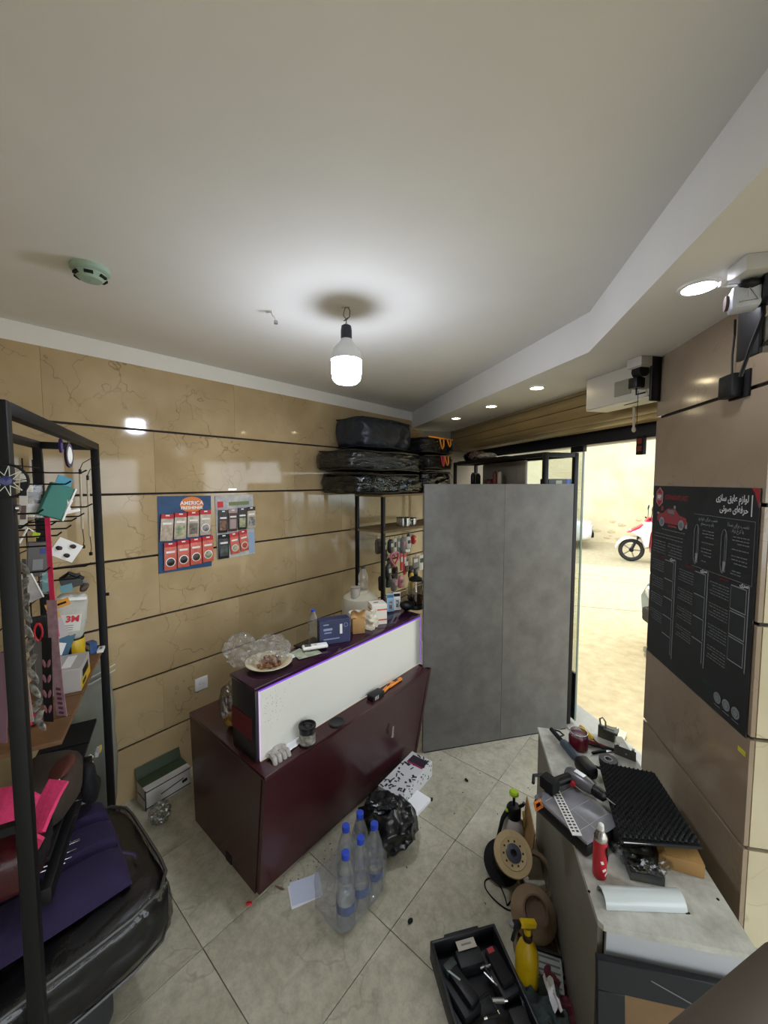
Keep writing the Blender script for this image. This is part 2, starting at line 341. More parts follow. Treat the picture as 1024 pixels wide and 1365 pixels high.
# wall behind the viewer and the second shop front on the right
rb = MB(); rb.prism([W(-2.6, -.1)[:2], W(-2.6, 4.6)[:2], W(-2.75, 4.6)[:2], W(-2.75, -.1)[:2]], 0, CEIL)
struct('wall_rear', rb, M_white, 'white wall behind the viewer')
sd = MB(); sd.prism([PI_(-3.4, .3)[:2], PI_(-3.4, .42)[:2], PI_(-4.6, .42)[:2], PI_(-4.6, .3)[:2]], 0, CEIL)
sd.prism([PI_(.0, .3)[:2], PI_(.0, .42)[:2], PI_(-3.4, .42)[:2], PI_(-3.4, .3)[:2]], 2.12, CEIL)
struct('wall_side', sd, M_white, 'white wall and lintel over the second shop front')
# facade above the opening and projecting upper floor
fa_ = MB(); fa_.prism([FR(-1.5, .08)[:2], FR(-1.5, .2)[:2], FR(3.5, .2)[:2], FR(3.5, .08)[:2]], 2.12, 3.3)
fa_.prism([FR(1.9, .0)[:2], FR(1.9, .14)[:2], FR(3.5, .14)[:2], FR(3.5, .0)[:2]], -.1, 2.3)
fa_.prism([FR(-6, -.5)[:2], FR(-6, 1.22)[:2], FR(4.5, 1.22)[:2], FR(4.5, -.5)[:2]], 3.0, 3.4)
struct('wall_front', fa_, M_white, 'outer facade and projecting upper floor over the shop front')
# ---- shop front header
hd = MB(); hd.at(FR(0, 0), (0, 0, math.degrees(FROT))); hd.box((.42, 0, 2.15), (2.72, .09, .085), bev=.004); hd.box((.42, .02, 2.2), (2.72, .05, .03))
struct('trim_3', hd, mat('navy_black_steel', '#16191f', .4), 'black steel header over the shop front')
th = MB(); th.at(FR(0, 0), (0, 0, math.degrees(FROT))); th.box((.4, -.06, -.014), (2.75, .30, .04), bev=.004)
struct('trim_4', th, mat('threshold_stone', '#a7a59c', .6, var=.1, vscale=14), 'pale stone threshold of the doorway')
# ---- rolled shutter: slats on a drum above the header
ax = FR(.40, -.115, 2.362)
sh = thing('roller_shutter', 'beige metal roller shutter coiled up above the black header', 'shutter', ax, FROT)
NS = 15; RR = .172
slm = None
for k in range(NS):
    a0 = 2*math.pi*k/NS; ph = math.pi/NS*.94
    if slm is None:
        m_ = MB(); L2 = 1.30; pts = []
        for q in (-1, -.5, 0, .5, 1): pts.append((RR*math.sin(ph*q), RR*math.cos(ph*q)+.004*(1-q*q)))
        inn = [(RR*.93*math.sin(ph*q), RR*.93*math.cos(ph*q)) for q in (1, 0, -1)]
        poly = pts+inn; n_ = len(poly)
        m_.add([(-L2, p[0], p[1]) for p in poly]+[(L2, p[0], p[1]) for p in poly], [tuple(range(n_)), tuple(range(2*n_-1, n_-1, -1))]+[(i, (i+1) % n_, n_+(i+1) % n_, n_+i) for i in range(n_)])
        slm = m_.build('slat', mat('shutter_beige', '#98845c', .38, .2, var=.06, vscale=5), sh); o = slm
    else: o = child_copy(slm, sh)
    o.rotation_euler = (a0+.1, 0, 0)
dr = MB().cyl((-1.305, 0, 0), (1.305, 0, 0), .135, n=24).build('drum', M_blk2, sh)
for e in (1,): MB().box((e*1.312, 0, -.02), (.012, .40, .30), bev=.003).build('end_plate', mat('grey_steel_plate', '#5d564c', .6), sh)
# ---- outside: road, shaded strip, wall
WD = Vector((.9, -.436, 0)).normalized(); WN = Vector((-.436, -.9, 0)).normalized(); WP = Vector((6.8, 12.0, 0))
def ST(a, b, z=0): p = WP+WD*a+WN*b; return Vector((p.x, p.y, z))
gr = MB(); gr.prism([(-9, -9), (24, -9), (24, 30), (-9, 30)], -.4, -.125)
struct('ground', gr, mat('street_base', '#8f897a', .95))
rd = MB(); rd.prism([ST(-14, .0)[:2], ST(14, .0)[:2], ST(14, 14)[:2], ST(2.3, 14)[:2], FR(-7, .02)[:2], FR(5, .02)[:2]], -.2, -.03)
struct('road', rd, mat('pale_asphalt', '#968a6c', .95, col2='#aa9f80', vscale=9, bump=.35, bscale=45), 'pale sunlit asphalt road outside')
for i, (a, b, L, wd, ang) in enumerate([(-.9, 5.4, 5.5, .03, 2), (-.2, 5.0, 2.2, .03, -4), (-.3, 7.2, 2.5, .02, 8)]):
    s_ = MB(); p = ST(a, b); s_.at((p.x, p.y, -.029), (0, 0, math.degrees(math.atan2(WD.y, WD.x))+ang)); s_.box((0, 0, 0), (L, wd, .004))
    struct('road_seam', s_, mat('road_seam', '#8d8468', .95))
sw = MB(); sw.prism([ST(-14, -.3)[:2], ST(14, -.3)[:2], ST(14, 0)[:2], ST(-14, 0)[:2]], -.2, 7.2)
struct('street_wall', sw, mat('ochre_render', '#bfae88', .92, col2='#d0c3a2', vscale=1.6, bump=.4, bscale=12), 'weathered ochre rendered wall across the street')
st_ = MB(); st_.at((0, 0, 0))
for k in range(60):
    q = rnd.uniform(-4, 4); zz = abs(rnd.gauss(.0, .32)); s0 = rnd.uniform(.05, .17)
    st_.M = Matrix.Translation(ST(q, .004, zz)) @ Matrix.Rotation(math.atan2(WD.y, WD.x), 4, 'Z'); st_.blob((s0*1.5, .012, s0*.7), 2, .5, 2.2, k)
st = st_.build('flaking_render', mat('bare_render', '#bbab86', .95, var=.12, vscale=20)); tag(st, 'scattered patches of flaked render low on the street wall', 'render', kind='stuff')
# ---- glass door leaf standing open in the front, with dark kick film and top patch fitting
gd = thing('door_1', 'frameless glass door leaf in the shop front', 'door', FR(0.0, 0, 0), FROT); gd['kind'] = 'structure'
MB().box((.46, 0, 1.06), (.90, .012, 2.08), bev=.001, seg=1).build('pane', M_glass, gd)
MB().box((.46, 0, .215), (.905, .02, .36), bev=.002).build('kick_film', mat('navy_film', '#1d2233', .25), gd)
MB().box((.06, 0, 2.09), (.13, .034, .045), bev=.003).build('patch_fitting', M_blk, gd)
MB().box((.006, 0, 1.06), (.006, .0145, 2.06)).build('glass_edge', mat('glass_edge_green', '#6f8076', .2), gd)
# ---- recessed lamps in soffit
def downlight(p, mt, label, r=.038):
    t = thing('recessed_spotlight', label, 'spotlight', p, 0, 'recessed spotlights in the soffit')
    MB().lathe([(r*1.25, 0), (r*1.22, -.006), (r, -.008), (r*.96, -.002)], 24, caps=False).build('bezel', M_wht, t)
    MB().lathe([(r*.98, -.004), (r*.5, -.0055), (.001, -.006)], 24, caps=False).build('diffuser', mt, t); return t
EW = emitm('warm_led', '#ffe9bb', SPOT_WARM); EC = emitm('cool_led', '#f2f5ff', SPOT_COOL)
for q, mt, lb in [((608, 557), EW, 'warm round spotlight in soffit, farthest from the pillar'), ((655, 541), EW, 'warm round spotlight in soffit, middle one of the row of three'), ((716, 516), EW, 'warm round spotlight in soffit, nearest the white motor cover')]:
    downlight(onz(*q, SOF), mt, lb)
downlight(onz(932, 381, SOF), EC, 'large cool white spotlight in soffit beside the pillar top', .042)
# ================================================================== LARGE FURNITURE
def W3(u, v, z): return W(u, v, z)
# ---- reception counter (built in wall frame: local x = u, local y = -v)
ct = thing('reception_counter', 'glossy maroon reception counter with white front panel and violet lit edge', 'counter', W(0, 0, 0), WROT)
M_mar = mat('maroon_laminate', '#37161a', .25, var=.12, vscale=5, spec=.5)
M_plum = mat('plum_gloss', '#2c1326', .12)
M_dk = mat('charcoal_panel', '#232227', .35)
def quadbox(mb, b, t):  # b,t: (u0,u1,v0,v1,z)
    (a0, a1, c0, c1, z0), (e0, e1, g0, g1, z1) = b, t
    return mb.add([(a0, -c0, z0), (a1, -c0, z0), (a1, -c1, z0), (a0, -c1, z0), (e0, -g0, z1), (e1, -g0, z1), (e1, -g1, z1), (e0, -g1, z1)],
                  [(0, 1, 2, 3), (7, 6, 5, 4), (0, 4, 5, 1), (1, 5, 6, 2), (2, 6, 7, 3), (3, 7, 4, 0)])
quadbox(MB(), (.895, 2.06, .45, 1.035, .0), (.895, 2.12, .42, 1.105, .575)).build('base_body', mat('dark_maroon_board', '#2d1013', .35, var=.1), ct)
quadbox(MB(), (.88, 2.06, 1.035, 1.058, .012), (.88, 2.12, 1.105, 1.128, .58)).build('front_panel', M_mar, ct)
quadbox(MB(), (.876, .894, .44, 1.03, .0), (.876, .894, .41, 1.10, .58)).build('end_panel', M_mar, ct)
quadbox(MB(), (2.06, 2.082, .45, 1.06, .0), (2.12, 2.145, .42, 1.132, .602)).build('end_panel', M_mar, ct)
MB().box((1.505, -.77, .591), (1.262, .725, .022), bev=.003).build('ledge', M_mar, ct)
MB().box((1.525, -.93, .765), (1.255, .20, .328), bev=.002).build('riser', M_dk, ct)
MB().box((.8965, -.915, .745), (.004, .17, .10)).build('red_inset', mat('dark_red_panel', '#5d0e1b', .35), ct)
MB().box((1.525, -.926, .938), (1.262, .215, .016), bev=.002).build('riser_top', M_plum, ct)
wp = MB().box((1.53, -1.035, .768), (1.228, .012, .318), bev=.001, seg=1).build('white_front', mat('white_acrylic', '#dddcd3', .28, var=.02, vscale=3), ct)
spk = MB()
for k in range(60):
    a, b = rnd.gauss(.055, .035), rnd.gauss(.235, .05)
    if 0 < a < .2 and .02 < b < .3: spk.box((.925+a, -1.0415, .61+b), (rnd.uniform(.001, .003), .0006, rnd.uniform(.001, .003)))
spk.build('speckles', mat('speckle_grey', '#77746a', .8), wp)['kind'] = 'stuff'
M_led = emitm('violet_led', '#9a5ce8', .55); M_led2 = emitm('pale_violet_led', '#f0d9ff', .45)
MB().box((1.53, -1.0385, .9285), (1.236, .006, .004)).build('light_strip', M_led, ct)
MB().box((.9135, -1.0385, .77), (.005, .006, .316)).build('light_strip', M_led2, ct)
MB().box((1.53, -1.0385, .608), (1.236, .006, .004)).build('light_strip', emitm('cream_led', '#fff0d8', .3), ct)
MB().box((2.1465, -1.0385, .77), (.005, .006, .316)).build('light_strip', M_led, ct)
MB().box((.8745, -.80, .02), (.003, .05, .04)).build('foot', M_blk2, ct)
mk = MB().box((1.75, -1.1215, .36), (.014, .002, .05), rot=(0, 8, 0)); mk.box((1.752, -1.117, .325), (.02, .002, .02), rot=(0, 30, 0)); mk.build('scuff', mat('pale_scuff', '#8d7d78', .8), ct)
# ---- grey partition board standing square to the shop front
pn = thing('partition_board', 'tall grey concrete look laminate board standing on the floor', 'board', FR(-.028, -1.237, 0), R(13.5) if False else math.atan2(OD[1], OD[0]))
M_conc = mat('concrete_laminate', '#565451', .45, col2='#6a6864', vscale=7, bump=.05)
PH = 1.832
MB().box((.2925, .009, PH/2+.004), (.584, .018, PH-.006), bev=.0015, seg=1).build('sheet', M_conc, pn)
MB().box((.860, .009, PH/2+.004), (.550, .018, PH-.006), bev=.0015, seg=1).build('sheet', M_conc, pn)
MB().box((.57, .016, .012), (1.12, .03, .024)).build('foot_rail', M_blk2, pn)
MB().box((.57, .034, .9), (.05, .03, 1.7)).build('back_batten', M_blk2, pn)
# ---- low work table by the pillar (table frame: local x away along pillar, local y left)
TZ = .60; T0 = Vector((.609, 1.025, 0))
tb = thing('work_table', 'low narrow work table with speckled grey laminate top', 'table', T0, PROT)
TL, TW = .905, .392
def TP(s, t, z=TZ): return Vector((T0.x+PD[0]*s+QD[0]*t, T0.y+PD[1]*s+QD[1]*t, z))
M_top = mat('speckled_laminate', '#9d9c93', .4, col2='#c3c2b8', vscale=16)
M_side = mat('taupe_board', '#6f6a60', .55, var=.06)
MB().prism([(0.012, 0), (TL, 0), (TL, -TW), (0.0, -TW), (0, -.012)], TZ-.018, TZ).build('top', M_top, tb)
MB().box((TL/2+.01, -.012, (TZ-.018)/2), (TL-.03, .016, TZ-.022), bev=.001, seg=1).build('side_panel', M_side, tb)
MB().box((TL/2+.01, -TW+.02, (TZ-.018)/2), (TL-.03, .016, TZ-.022), bev=.001, seg=1).build('side_panel', M_side, tb)
MB().box((.016, -TW/2, TZ-.018-.05), (.014, TW-.045, .10), bev=.001, seg=1).build('apron', mat('pale_grey_board', '#aeb0b3', .45), tb)
MB().box((TL-.02, -TW/2, (TZ-.018)/2), (.014, TW-.045, TZ-.022)).build('back_panel', M_side, tb)
MB().box((TL/2, -TW/2, .1), (TL-.06, TW-.05, .016)).build('shelf', M_side, tb)
bs = MB()
for (s_, t_) in [(.30, -.335), (.305, -.342), (.14, -.372), (.09, -.0)]: bs.at((s_, t_, TZ+.001)).lathe([(.004, -.001), (.004, .0005)], 8)
bs.build('screw_holes', M_blk2, tb)['kind'] = 'stuff'
MB().box((.245, -.262, TZ+.0006), (.09, .004, .0012), rot=(0, 0, 0)).build('slot', M_blk2, tb)
# ---- black steel rack on the left
RB = Vector((-1.374, 1.866, 0)); RA = Vector((-.850, .875, 0)); RX = (RA-RB); RLEN = RX.length; RX.normalize(); RY = Vector((-RX.y, RX.x, 0)); RROT = math.atan2(RX.y, RX.x)
def K(x, y, z=0): return RB+RX*x+RY*y+Vector((0, 0, z))
rk = thing('display_rack', 'black square tube display rack hung with car accessories', 'rack', RB, RROT)
RZ = 2.03; tw = .031
for (x, y) in ((0, 0), (RLEN, 0), (0, -.21), (RLEN, -.21)): MB().box((x, y, RZ/2), (tw, tw, RZ), bev=.003).build('post', M_black, rk)
for y in (0, -.21): MB().box((RLEN/2, y, RZ-tw/2), (RLEN-tw, tw*.98, tw), bev=.002).build('top_rail', M_black, rk)
for x in (0, RLEN): MB().box((x, -.105, RZ-tw/2-.001), (tw*.98, .21-tw, tw), bev=.002).build('end_rail', M_black, rk)
for z in (1.0, .68):
    MB().box((RLEN/2, -.21, z), (RLEN-tw, .02, .03)).build('cross_rail', M_black, rk)
for x in (0, RLEN): MB().box((x, -.105, 1.04), (.02, .21-tw, .02)).build('cross_rail', M_black, rk)
sb = MB().cyl((.0, .018, 1.30), (.0, .03, 1.30), .008, n=8); sb.build('bolt', M_blk, rk)
MB().cyl((RLEN, .018, 1.79), (RLEN, .024, 1.79), .008, n=10).build('bolt', M_chrome, rk)
# wire grid at the back of the rack and its long hooks
gm = MB()
for k in range(9): gm.cyl((.06+k*.12, -.185, 1.12), (.06+k*.12, -.185, 1.94), .0025, n=5)
for k in range(8): gm.cyl((.04, -.19, 1.14+k*.11), (RLEN-.04, -.19, 1.14+k*.11), .0025, n=5)
gm.build('wire_grid', M_black, rk)
def hook(x, z, L=.2, up=.012):
    MB().tube([(x, -.185, z), (x, -.185+L*.9, z), (x, -.185+L, z+up)], .0032, 6).build('hook', M_black, rk)
HOOKS = [(.30, 1.885, .2), (.42, 1.84, .17), (.28, 1.745, .21), (.33, 1.71, .19), (.36, 1.695, .17), (.40, 1.67, .16), (.45, 1.65, .14), (.5, 1.62, .12), (.3, 1.50, .2), (.34, 1.46, .17), (.55, 1.70, .15), (.7, 1.75, .15), (.85, 1.72, .15), (.62, 1.55, .14)]
for h in HOOKS: hook(*h)
# plank shelf of the rack
for k in range(5): MB().box((.09+k*.155, -.105, 1.035), (.148, .205, .014), bev=.001, seg=1).build('shelf_plank', mat('brown_wood', '#6a4a2c', .6, var=.2, vscale=9), rk)
for k in range(4): MB().box((.13+k*.20, -.12, .70), (.19, .165, .014), bev=.001, seg=1).build('shelf_plank', M_blk2, rk)
# ---- black shelf unit behind the counter
su = thing('shelf_unit', 'black post shelf unit with wooden shelf behind the counter', 'shelf', W(2.39, .5, 0), WROT)
SL, SD = 1.17, .29
for (x, y) in ((0, 0), (SL, 0), (0, SD), (SL, SD)): MB().box((x, y, .87), (.028, .028, 1.74), bev=.002).build('post', M_black, su)
for z in (1.735,): MB().box((SL/2, SD/2, z), (SL+.03, SD+.03, .018)).build('shelf_board', mat('brown_chipboard', '#7a6343', .7, var=.1), su)
MB().box((SL/2, SD/2+.02, 1.44), (SL+.02, SD+.10, .016)).build('shelf_board', MATS['brown_chipboard'], su)
MB().box((SL/2, -.012, 1.44), (SL, .006, .018)).build('shelf_edge', mat('cream_edging', '#b5a78a', .6), su)
MB().box((SL/2, SD/2, .75), (SL, SD, .016)).build('shelf_board', MATS['brown_chipboard'], su)
for z in (1.395, 1.20, 1.06): MB().cyl((.0, .02, z), (SL, .02, z), .005, n=6).build('hanging_rail', M_black, su)
# ---- black rack along the shop front, seen above the board
fr = thing('frame_rack', 'black square tube rack standing along the shop front glass', 'rack', FR(.03, -.05, 0), FROT)
FL, FD, FZ = 1.58, .25, 2.06
for (x, y) in ((0, 0), (FL, 0), (0, FD), (FL, FD)): MB().box((x, y, FZ/2), (.032, .032, FZ), bev=.002).build('post', M_black, fr)
for y in (0, FD): MB().box((FL/2, y, FZ-.016), (FL-.03, .031, .032), bev=.002).build('top_rail', M_black, fr)
for x in (0, FL): MB().box((x, FD/2, FZ-.017), (.031, FD-.03, .032), bev=.002).build('end_rail', M_black, fr)
MB().box((FL/2, FD/2, 1.80), (FL-.02, FD-.02, .016)).build('shelf_board', M_blk2, fr)
MB().box((FL*.66, FD/2, FZ+.004), (FL*.62, FD-.02, .01)).build('shelf_board', M_blk2, fr)
MB().box((FL/2, FD/2, .9), (FL-.02, FD-.02, .016)).build('shelf_board', M_blk2, fr)
# ---- stacked black wrapped packages on the shelf unit
M_bag = mat('black_bag_film', '#0f1011', .18, bump=1.0, bscale=16, spec=.5)
M_navy = mat('navy_fabric', '#1b222c', .45, var=.25, vscale=10, bump=.3, bscale=30)
M_seam = mat('black_piping', '#0c0c0d', .5)
def pack(u0, u1, v0, v1, z0, z1, label, m, rot=0, seed=0, name='wrapped_package', amp=.012, film=True, tilt=0):
    c = W((u0+u1)/2, (v0+v1)/2, z0); d = (u1-u0, v1-v0, z1-z0)
    t = thing(name, label, 'package', c, WROT+R(rot)); t.rotation_euler.y = R(tilt)
    MB().at((0, 0, d[2]/2)).puffy(d, 30, 6, .014, 7, seed, True, (1, 1, 2.6) if film else (1, 1, 1)).build('body', m, t)
    for zz in (.06, .94):
        pth = []
        for k in range(28):
            a = 2*math.pi*k/28; cx, sy = math.cos(a), math.sin(a); l = (abs(cx)**8+abs(sy)**8)**(1/8); pth.append((cx/l*d[0]*.492, sy/l*d[1]*.492, d[2]*zz+.004*math.sin(5*a+seed)))
        MB().tube(pth, .006, 6, closed=True).build('piping', M_seam, t)
    if film: MB().at((0, 0, d[2]/2)).puffy((d[0]+.010, d[1]+.010, d[2]-.008), 30, 9, .016, 8, seed+3, True, (1.4, 1, 2.2)).build('plastic_film', M_wrap, t)
    return t
pack(2.10, 2.95, .05, .52, 1.752, 1.915, 'black film wrapped package, lowest of the tall stack on the shelf unit', M_bag, 0, 1, amp=.014)
pack(2.05, 2.95, .06, .515, 1.935, 2.095, 'dark wrapped package in the middle of the tall stack on the shelf unit', mat('dark_grey_bag', '#17181a', .3, var=.2, bump=.6, bscale=14), -1, 2)
pack(2.25, 2.92, .05, .43, 2.115, 2.375, 'navy fabric package on top of the tall stack under the ceiling', M_navy, 2, 3, amp=.02, film=False)
pack(3.0, 3.5, .10, .50, 1.752, 1.95, 'crumpled black plastic package, lowest of the short stack by the shutter', M_bag, 0, 4, amp=.018)
hb = pack(3.02, 3.52, .10, .50, 1.97, 2.10, 'black tool bag with pink and orange straps in the short stack', M_blk2, 2, 5, name='tool_bag', film=True)
hb2 = pack(3.0, 3.5, .10, .50, 2.12, 2.265, 'black tool bag with orange straps, topmost of the short stack', M_blk2, -1, 6, name='tool_bag', film=True)
def strap(par, x, y, z0, m, w_=.05, h=.08):
    MB().tube([(x-w_/2, y, z0), (x-w_*.3, y-.01, z0-h*.7), (x, y-.012, z0-h), (x+w_*.3, y-.01, z0-h*.7), (x+w_/2, y, z0)], .008, 6, flat=.4).build('strap', m, par)
M_or = mat('orange_webbing', '#d88a20', .7); M_pk = mat('pink_webbing', '#c83a48', .7)
strap(hb, -.02, -.215, .125, M_pk, .05, .10); strap(hb, .06, -.215, .125, M_or, .07, .09); strap(hb2, .0, -.212, .14, M_or, .07, .10); strap(hb2, .13, -.212, .14, M_or, .06, .07)
MB().box((.0, -.206, .145), (.42, .008, .012)).build('trim_band', M_or, hb2)
# ================================================================== CEILING AND WALL THINGS
bl = thing('light_bulb', 'lit white LED bulb hanging from a wire loop under the ceiling', 'bulb', (-.162, 1.72, 2.27))
BR = .066
MB().lathe([(.001, .004), (BR*.7, .006), (BR*.90, .020)], 32, caps=False).build('diffuser_end', emitm('bulb_end_glow', '#e8f0ff', BULB_END), bl)
MB().lathe([(BR*.90, .020), (BR*.965, .045), (BR*.965, .105)], 32, caps=False).build('diffuser', emitm('bulb_side_glow', '#e8f0ff', BULB_SIDE), bl)
MB().lathe([(BR*.96, .100), (BR*1.02, .100), (BR*1.02, .112), (BR*.82, .15), (.034, .172), (.026, .182), (.024, .19)], 32).build('housing', mat('bulb_housing', '#e4e6ea', .4), bl)
MB().lathe([(.024, .19), (.024, .225), (.021, .245), (.01, .252)], 20).build('socket', mat('blue_black_socket', '#1a2233', .4), bl)
lp = [(.0, 0, .25), (.0, 0, .27), (.014, .002, .285), (.016, 0, .31), (.006, 0, .328), (-.006, 0, .318), (-.012, 0, .29), (.002, .003, .272), (-.01, -.004, .265), (.008, -.006, .278)]
MB().tube(lp, .0022, 6).build('wire', mat('grey_wire', '#5a5854', .5), bl)
MB().tube([(-.02, 0, .322), (.0, 0, .3255), (.014, 0, .322)], .003, 6).build('ceiling_hook', M_chrome, bl)
sdp = onz(120, 357, CEIL); sd_ = thing('smoke_detector', 'pale green round smoke detector on the ceiling', 'smoke detector', (sdp.x, sdp.y, CEIL))
M_mint = mat('pale_mint_plastic', '#9db3a2', .5)
MB().lathe([(.058, 0), (.058, -.014), (.05, -.02)], 28).build('base', M_mint, sd_)
MB().lathe([(.046, -.02), (.046, -.03), (.034, -.042), (.001, -.045)], 28, caps=False).build('dome', M_mint, sd_)
for k in range(6):
    a = k*math.pi/3; MB().box((.043*math.cos(a), .043*math.sin(a), -.031), (.012, .026, .008), rot=(0, 0, math.degrees(a))).build('vent', M_blk2, sd_)
wp_ = onz(362, 414, CEIL); ws = thing('wire_stub', 'short white wire stub poking out of the ceiling', 'wire', (wp_.x, wp_.y, CEIL))
MB().tube([(0, 0, .0), (.004, 0, -.02), (.016, 0, -.03), (.02, 0, -.05)], .0035, 6).build('cable', M_wht, ws); MB().tube([(-.025, .01, -.004), (0, 0, -.006), (.008, 0, -.024)], .003, 6).build('cable', M_wht, ws)
MB().box((.018, 0, -.05), (.016, .012, .016), bev=.003).build('connector', M_chrome, ws)
# outlet
ol = thing('wall_outlet', 'white square wall outlet low on the marble wall', 'outlet', W(1.119, .0125, .529), WROT)
MB().box((0, -.004, 0), (.085, .009, .085), bev=.004).build('frame', M_wht, ol)
oc = MB().at((0, -.0095, 0), (90, 0, 0)); oc.lathe([(.022, 0), (.022, -.003), (.018, -.003), (.018, .002)], 20, caps=False); oc.build('socket_ring', mat('white_socket', '#c9c7c2', .4), ol)
for s_ in (-1, 1): MB().cyl((s_*.008, -.0105, 0), (s_*.008, -.008, 0), .0022, n=8).build('pin_hole', M_blk2, ol)
# ---- air freshener display cards
def card_thing(name, label, u0, u1, z0, z1, m, cat='display card', thick=.004, tilt=0):
    t = thing(name, label, cat, W((u0+u1)/2, .0135, (z0+z1)/2), WROT); t.rotation_euler.y = R(tilt)
    MB().box((0, -thick/2, 0), (u1-u0, thick, z1-z0)).build('backing', m, t); return t
M_blue = mat('blue_card', '#0c2450', .4, col2='#12507a', vscale=4); M_flor = mat('pale_floral_card', '#8d8f9d', .45, col2='#c4c0b4', vscale=14)
c1 = card_thing('freshener_card', 'blue display card with orange sun logo on the marble wall', .893, 1.214, 1.297, 1.761, M_blue, tilt=1)
sun = MB().at((.03, -.0045, .185), (90, 0, 0)); sun.lathe([(.058, 0), (.058, .001), (.001, .0012)], 24, caps=False); su_o = sun.build('sun_logo', mat('orange_sun', '#d97a28', .5), c1); su_o.scale = (1.25, 1, .85); su_o.location = (.0, 0, .02)
text('AMERICA', .034, mat('white_print', '#f0efe8', .5), c1, (.037, -.007, .186), (R(90), 0, 0), bold=.0006); text('FRESHENER', .026, MATS['white_print'], c1, (.037, -.007, .156), (R(90), 0, 0), bold=.0005)
text('AMERICA', .034, M_red, c1, (.037, -.0064, .1865), (R(90), 0, 0), bold=.0025)
c2 = card_thing('freshener_card', 'pale floral display card with dark packets on the marble wall', 1.248, 1.527, 1.33, 1.757, M_flor, tilt=-1)
MB().box((-.105, -.0047, .155), (.04, .001, .04)).build('red_print', M_red, c2); MB().box((.03, -.0047, .155), (.15, .001, .025)).build('green_band', mat('olive_print', '#6f7a4a', .5), c2)
MB().box((.115, -.0047, -.13), (.045, .001, .15)).build('sky_print', mat('pale_blue_print', '#8fa5bd', .5), c2)
def packet(u, z, w_, h, label, mtop, mbody, mpic, tilt=0, pic='disc', dy=0):
    t = thing('freshener_packet', label, 'air freshener', W(u, .026+dy, z), WROT, 'air freshener packets on the wall cards'); t.rotation_euler.y = R(tilt); t.rotation_euler.x = R(2)
    MB().at((0, -.003, 0)).box((0, 0, -.012), (w_, .006, h-.03), bev=.002).build('sachet', mbody, t)
    MB().at((0, -.0025, 0)).box((0, 0, h/2-.016), (w_, .005, .032), bev=.001, seg=1).build('header', mtop, t)
    MB().box((0, -.0055, h/2-.008), (w_*.3, .001, .008)).build('hang_hole', M_wht, t)
    if pic == 'disc':
        d = MB().at((0, -.0072, -h*.2), (90, 0, 0)); d.lathe([(w_*.40, 0), (w_*.38, .001), (.001, .0012)], 18, caps=False); d.build('rim', M_wht, t)
        d = MB().at((0, -.0084, -h*.2), (90, 0, 0)); d.lathe([(w_*.33, 0), (w_*.31, .001), (.001, .0012)], 18, caps=False); d.build('picture', mpic, t)
    else: MB().box((0, -.0066, -h*.16), (w_*.72, .001, h*.42)).build('picture', mpic, t)
    MB().box((0, -.0066, h*.16), (w_*.7, .001, h*.07)).build('print', M_wht, t)
    return t
M_pkred = mat('packet_red', '#b9232a', .35); M_pksil = mat('packet_clear', '#b6a692', .25, var=.25, vscale=40); M_pksal = mat('packet_salmon', '#c9604c', .35, var=.2, vscale=40)
mat('packet_pinkish', '#a08c88', .4); M_pd = mat('packet_dark', '#2b2728', .3); M_green_ = mat('packet_green', '#5d7a58', .4, col2='#c2b894', vscale=40)
ordn = ['first', 'second', 'third', 'fourth']
for k in range(4): packet(.938+k*.078, 1.572+.004*k, .071, .165, f'red topped packet with clear sachet, {ordn[k]} from left in upper row of blue card', M_pkred, M_pksil, [M_pksil, M_green_, mat('packet_bird', '#8d8272', .4, col2='#4b4340', vscale=60), mat('packet_grey', '#5c5a60', .4, col2='#b7b0a8', vscale=50)][k], tilt=4-k, pic='box' if k < 3 else 'disc')
for k in range(4): packet(.952+k*.077, 1.396+.005*k, .071, .172, f'salmon packet with round picture, {ordn[k]} from left in lower row of blue card', M_pkred, M_pksal, [M_pd, M_pd, mat('packet_coffee', '#4b3a2c', .4, var=.3, vscale=50), M_green_][k], tilt=1-k*.5)
for k in range(4): packet(1.290+k*.070, 1.582+.004*k, .064, .155, f'{["black", "brown and white", "black and olive", "silver and black"][k]} packet in upper row of floral card', M_pd if k != 1 else mat('packet_pinkish', '#a08c88', .4), [M_pd, mat('packet_brown', '#4a3430', .4), M_pd, M_pksil][k], [mat('packet_portrait', '#a0705a', .4, col2='#2b2020', vscale=60), MATS['packet_pinkish'], M_green_, mat('packet_silver', '#a8a8a0', .3, col2='#30302e', vscale=60)][k], tilt=2-k, pic='box')
packet(1.291, 1.412, .074, .168, 'large black packet at lower left of floral card', M_blk, M_pd, mat('packet_slate', '#53605f', .35, col2='#222', vscale=30) if False else mat('packet_slate', '#53605f', .35, col2='#222222', vscale=30), pic='box')
packet(1.368, 1.425, .062, .15, 'red and green packet at bottom middle of floral card', M_pkred, M_pksal, M_green_, tilt=-5); packet(1.438, 1.435, .062, .15, 'plain red packet at bottom right of floral card', M_pkred, M_pksal, mat('packet_berry', '#8c1f22', .4, col2='#c86a4a', vscale=60), tilt=-7)
lf = MB().tube([(0, 0, .0), (.03, -.004, .012), (.07, -.004, .0), (.05, -.003, -.01)], .004, 6, flat=.3)
solo(MB().prism([(-.03, 0), (.03, 0), (.032, .012), (-.028, .012)], 0, .001), 'clear_tape', clear('tape', (.9, .9, .85), .25, .1), 'strip of shiny clear tape above the floral card', 'tape', W(1.37, .0135, 1.79), 0, rot=(R(90), 0, WROT))
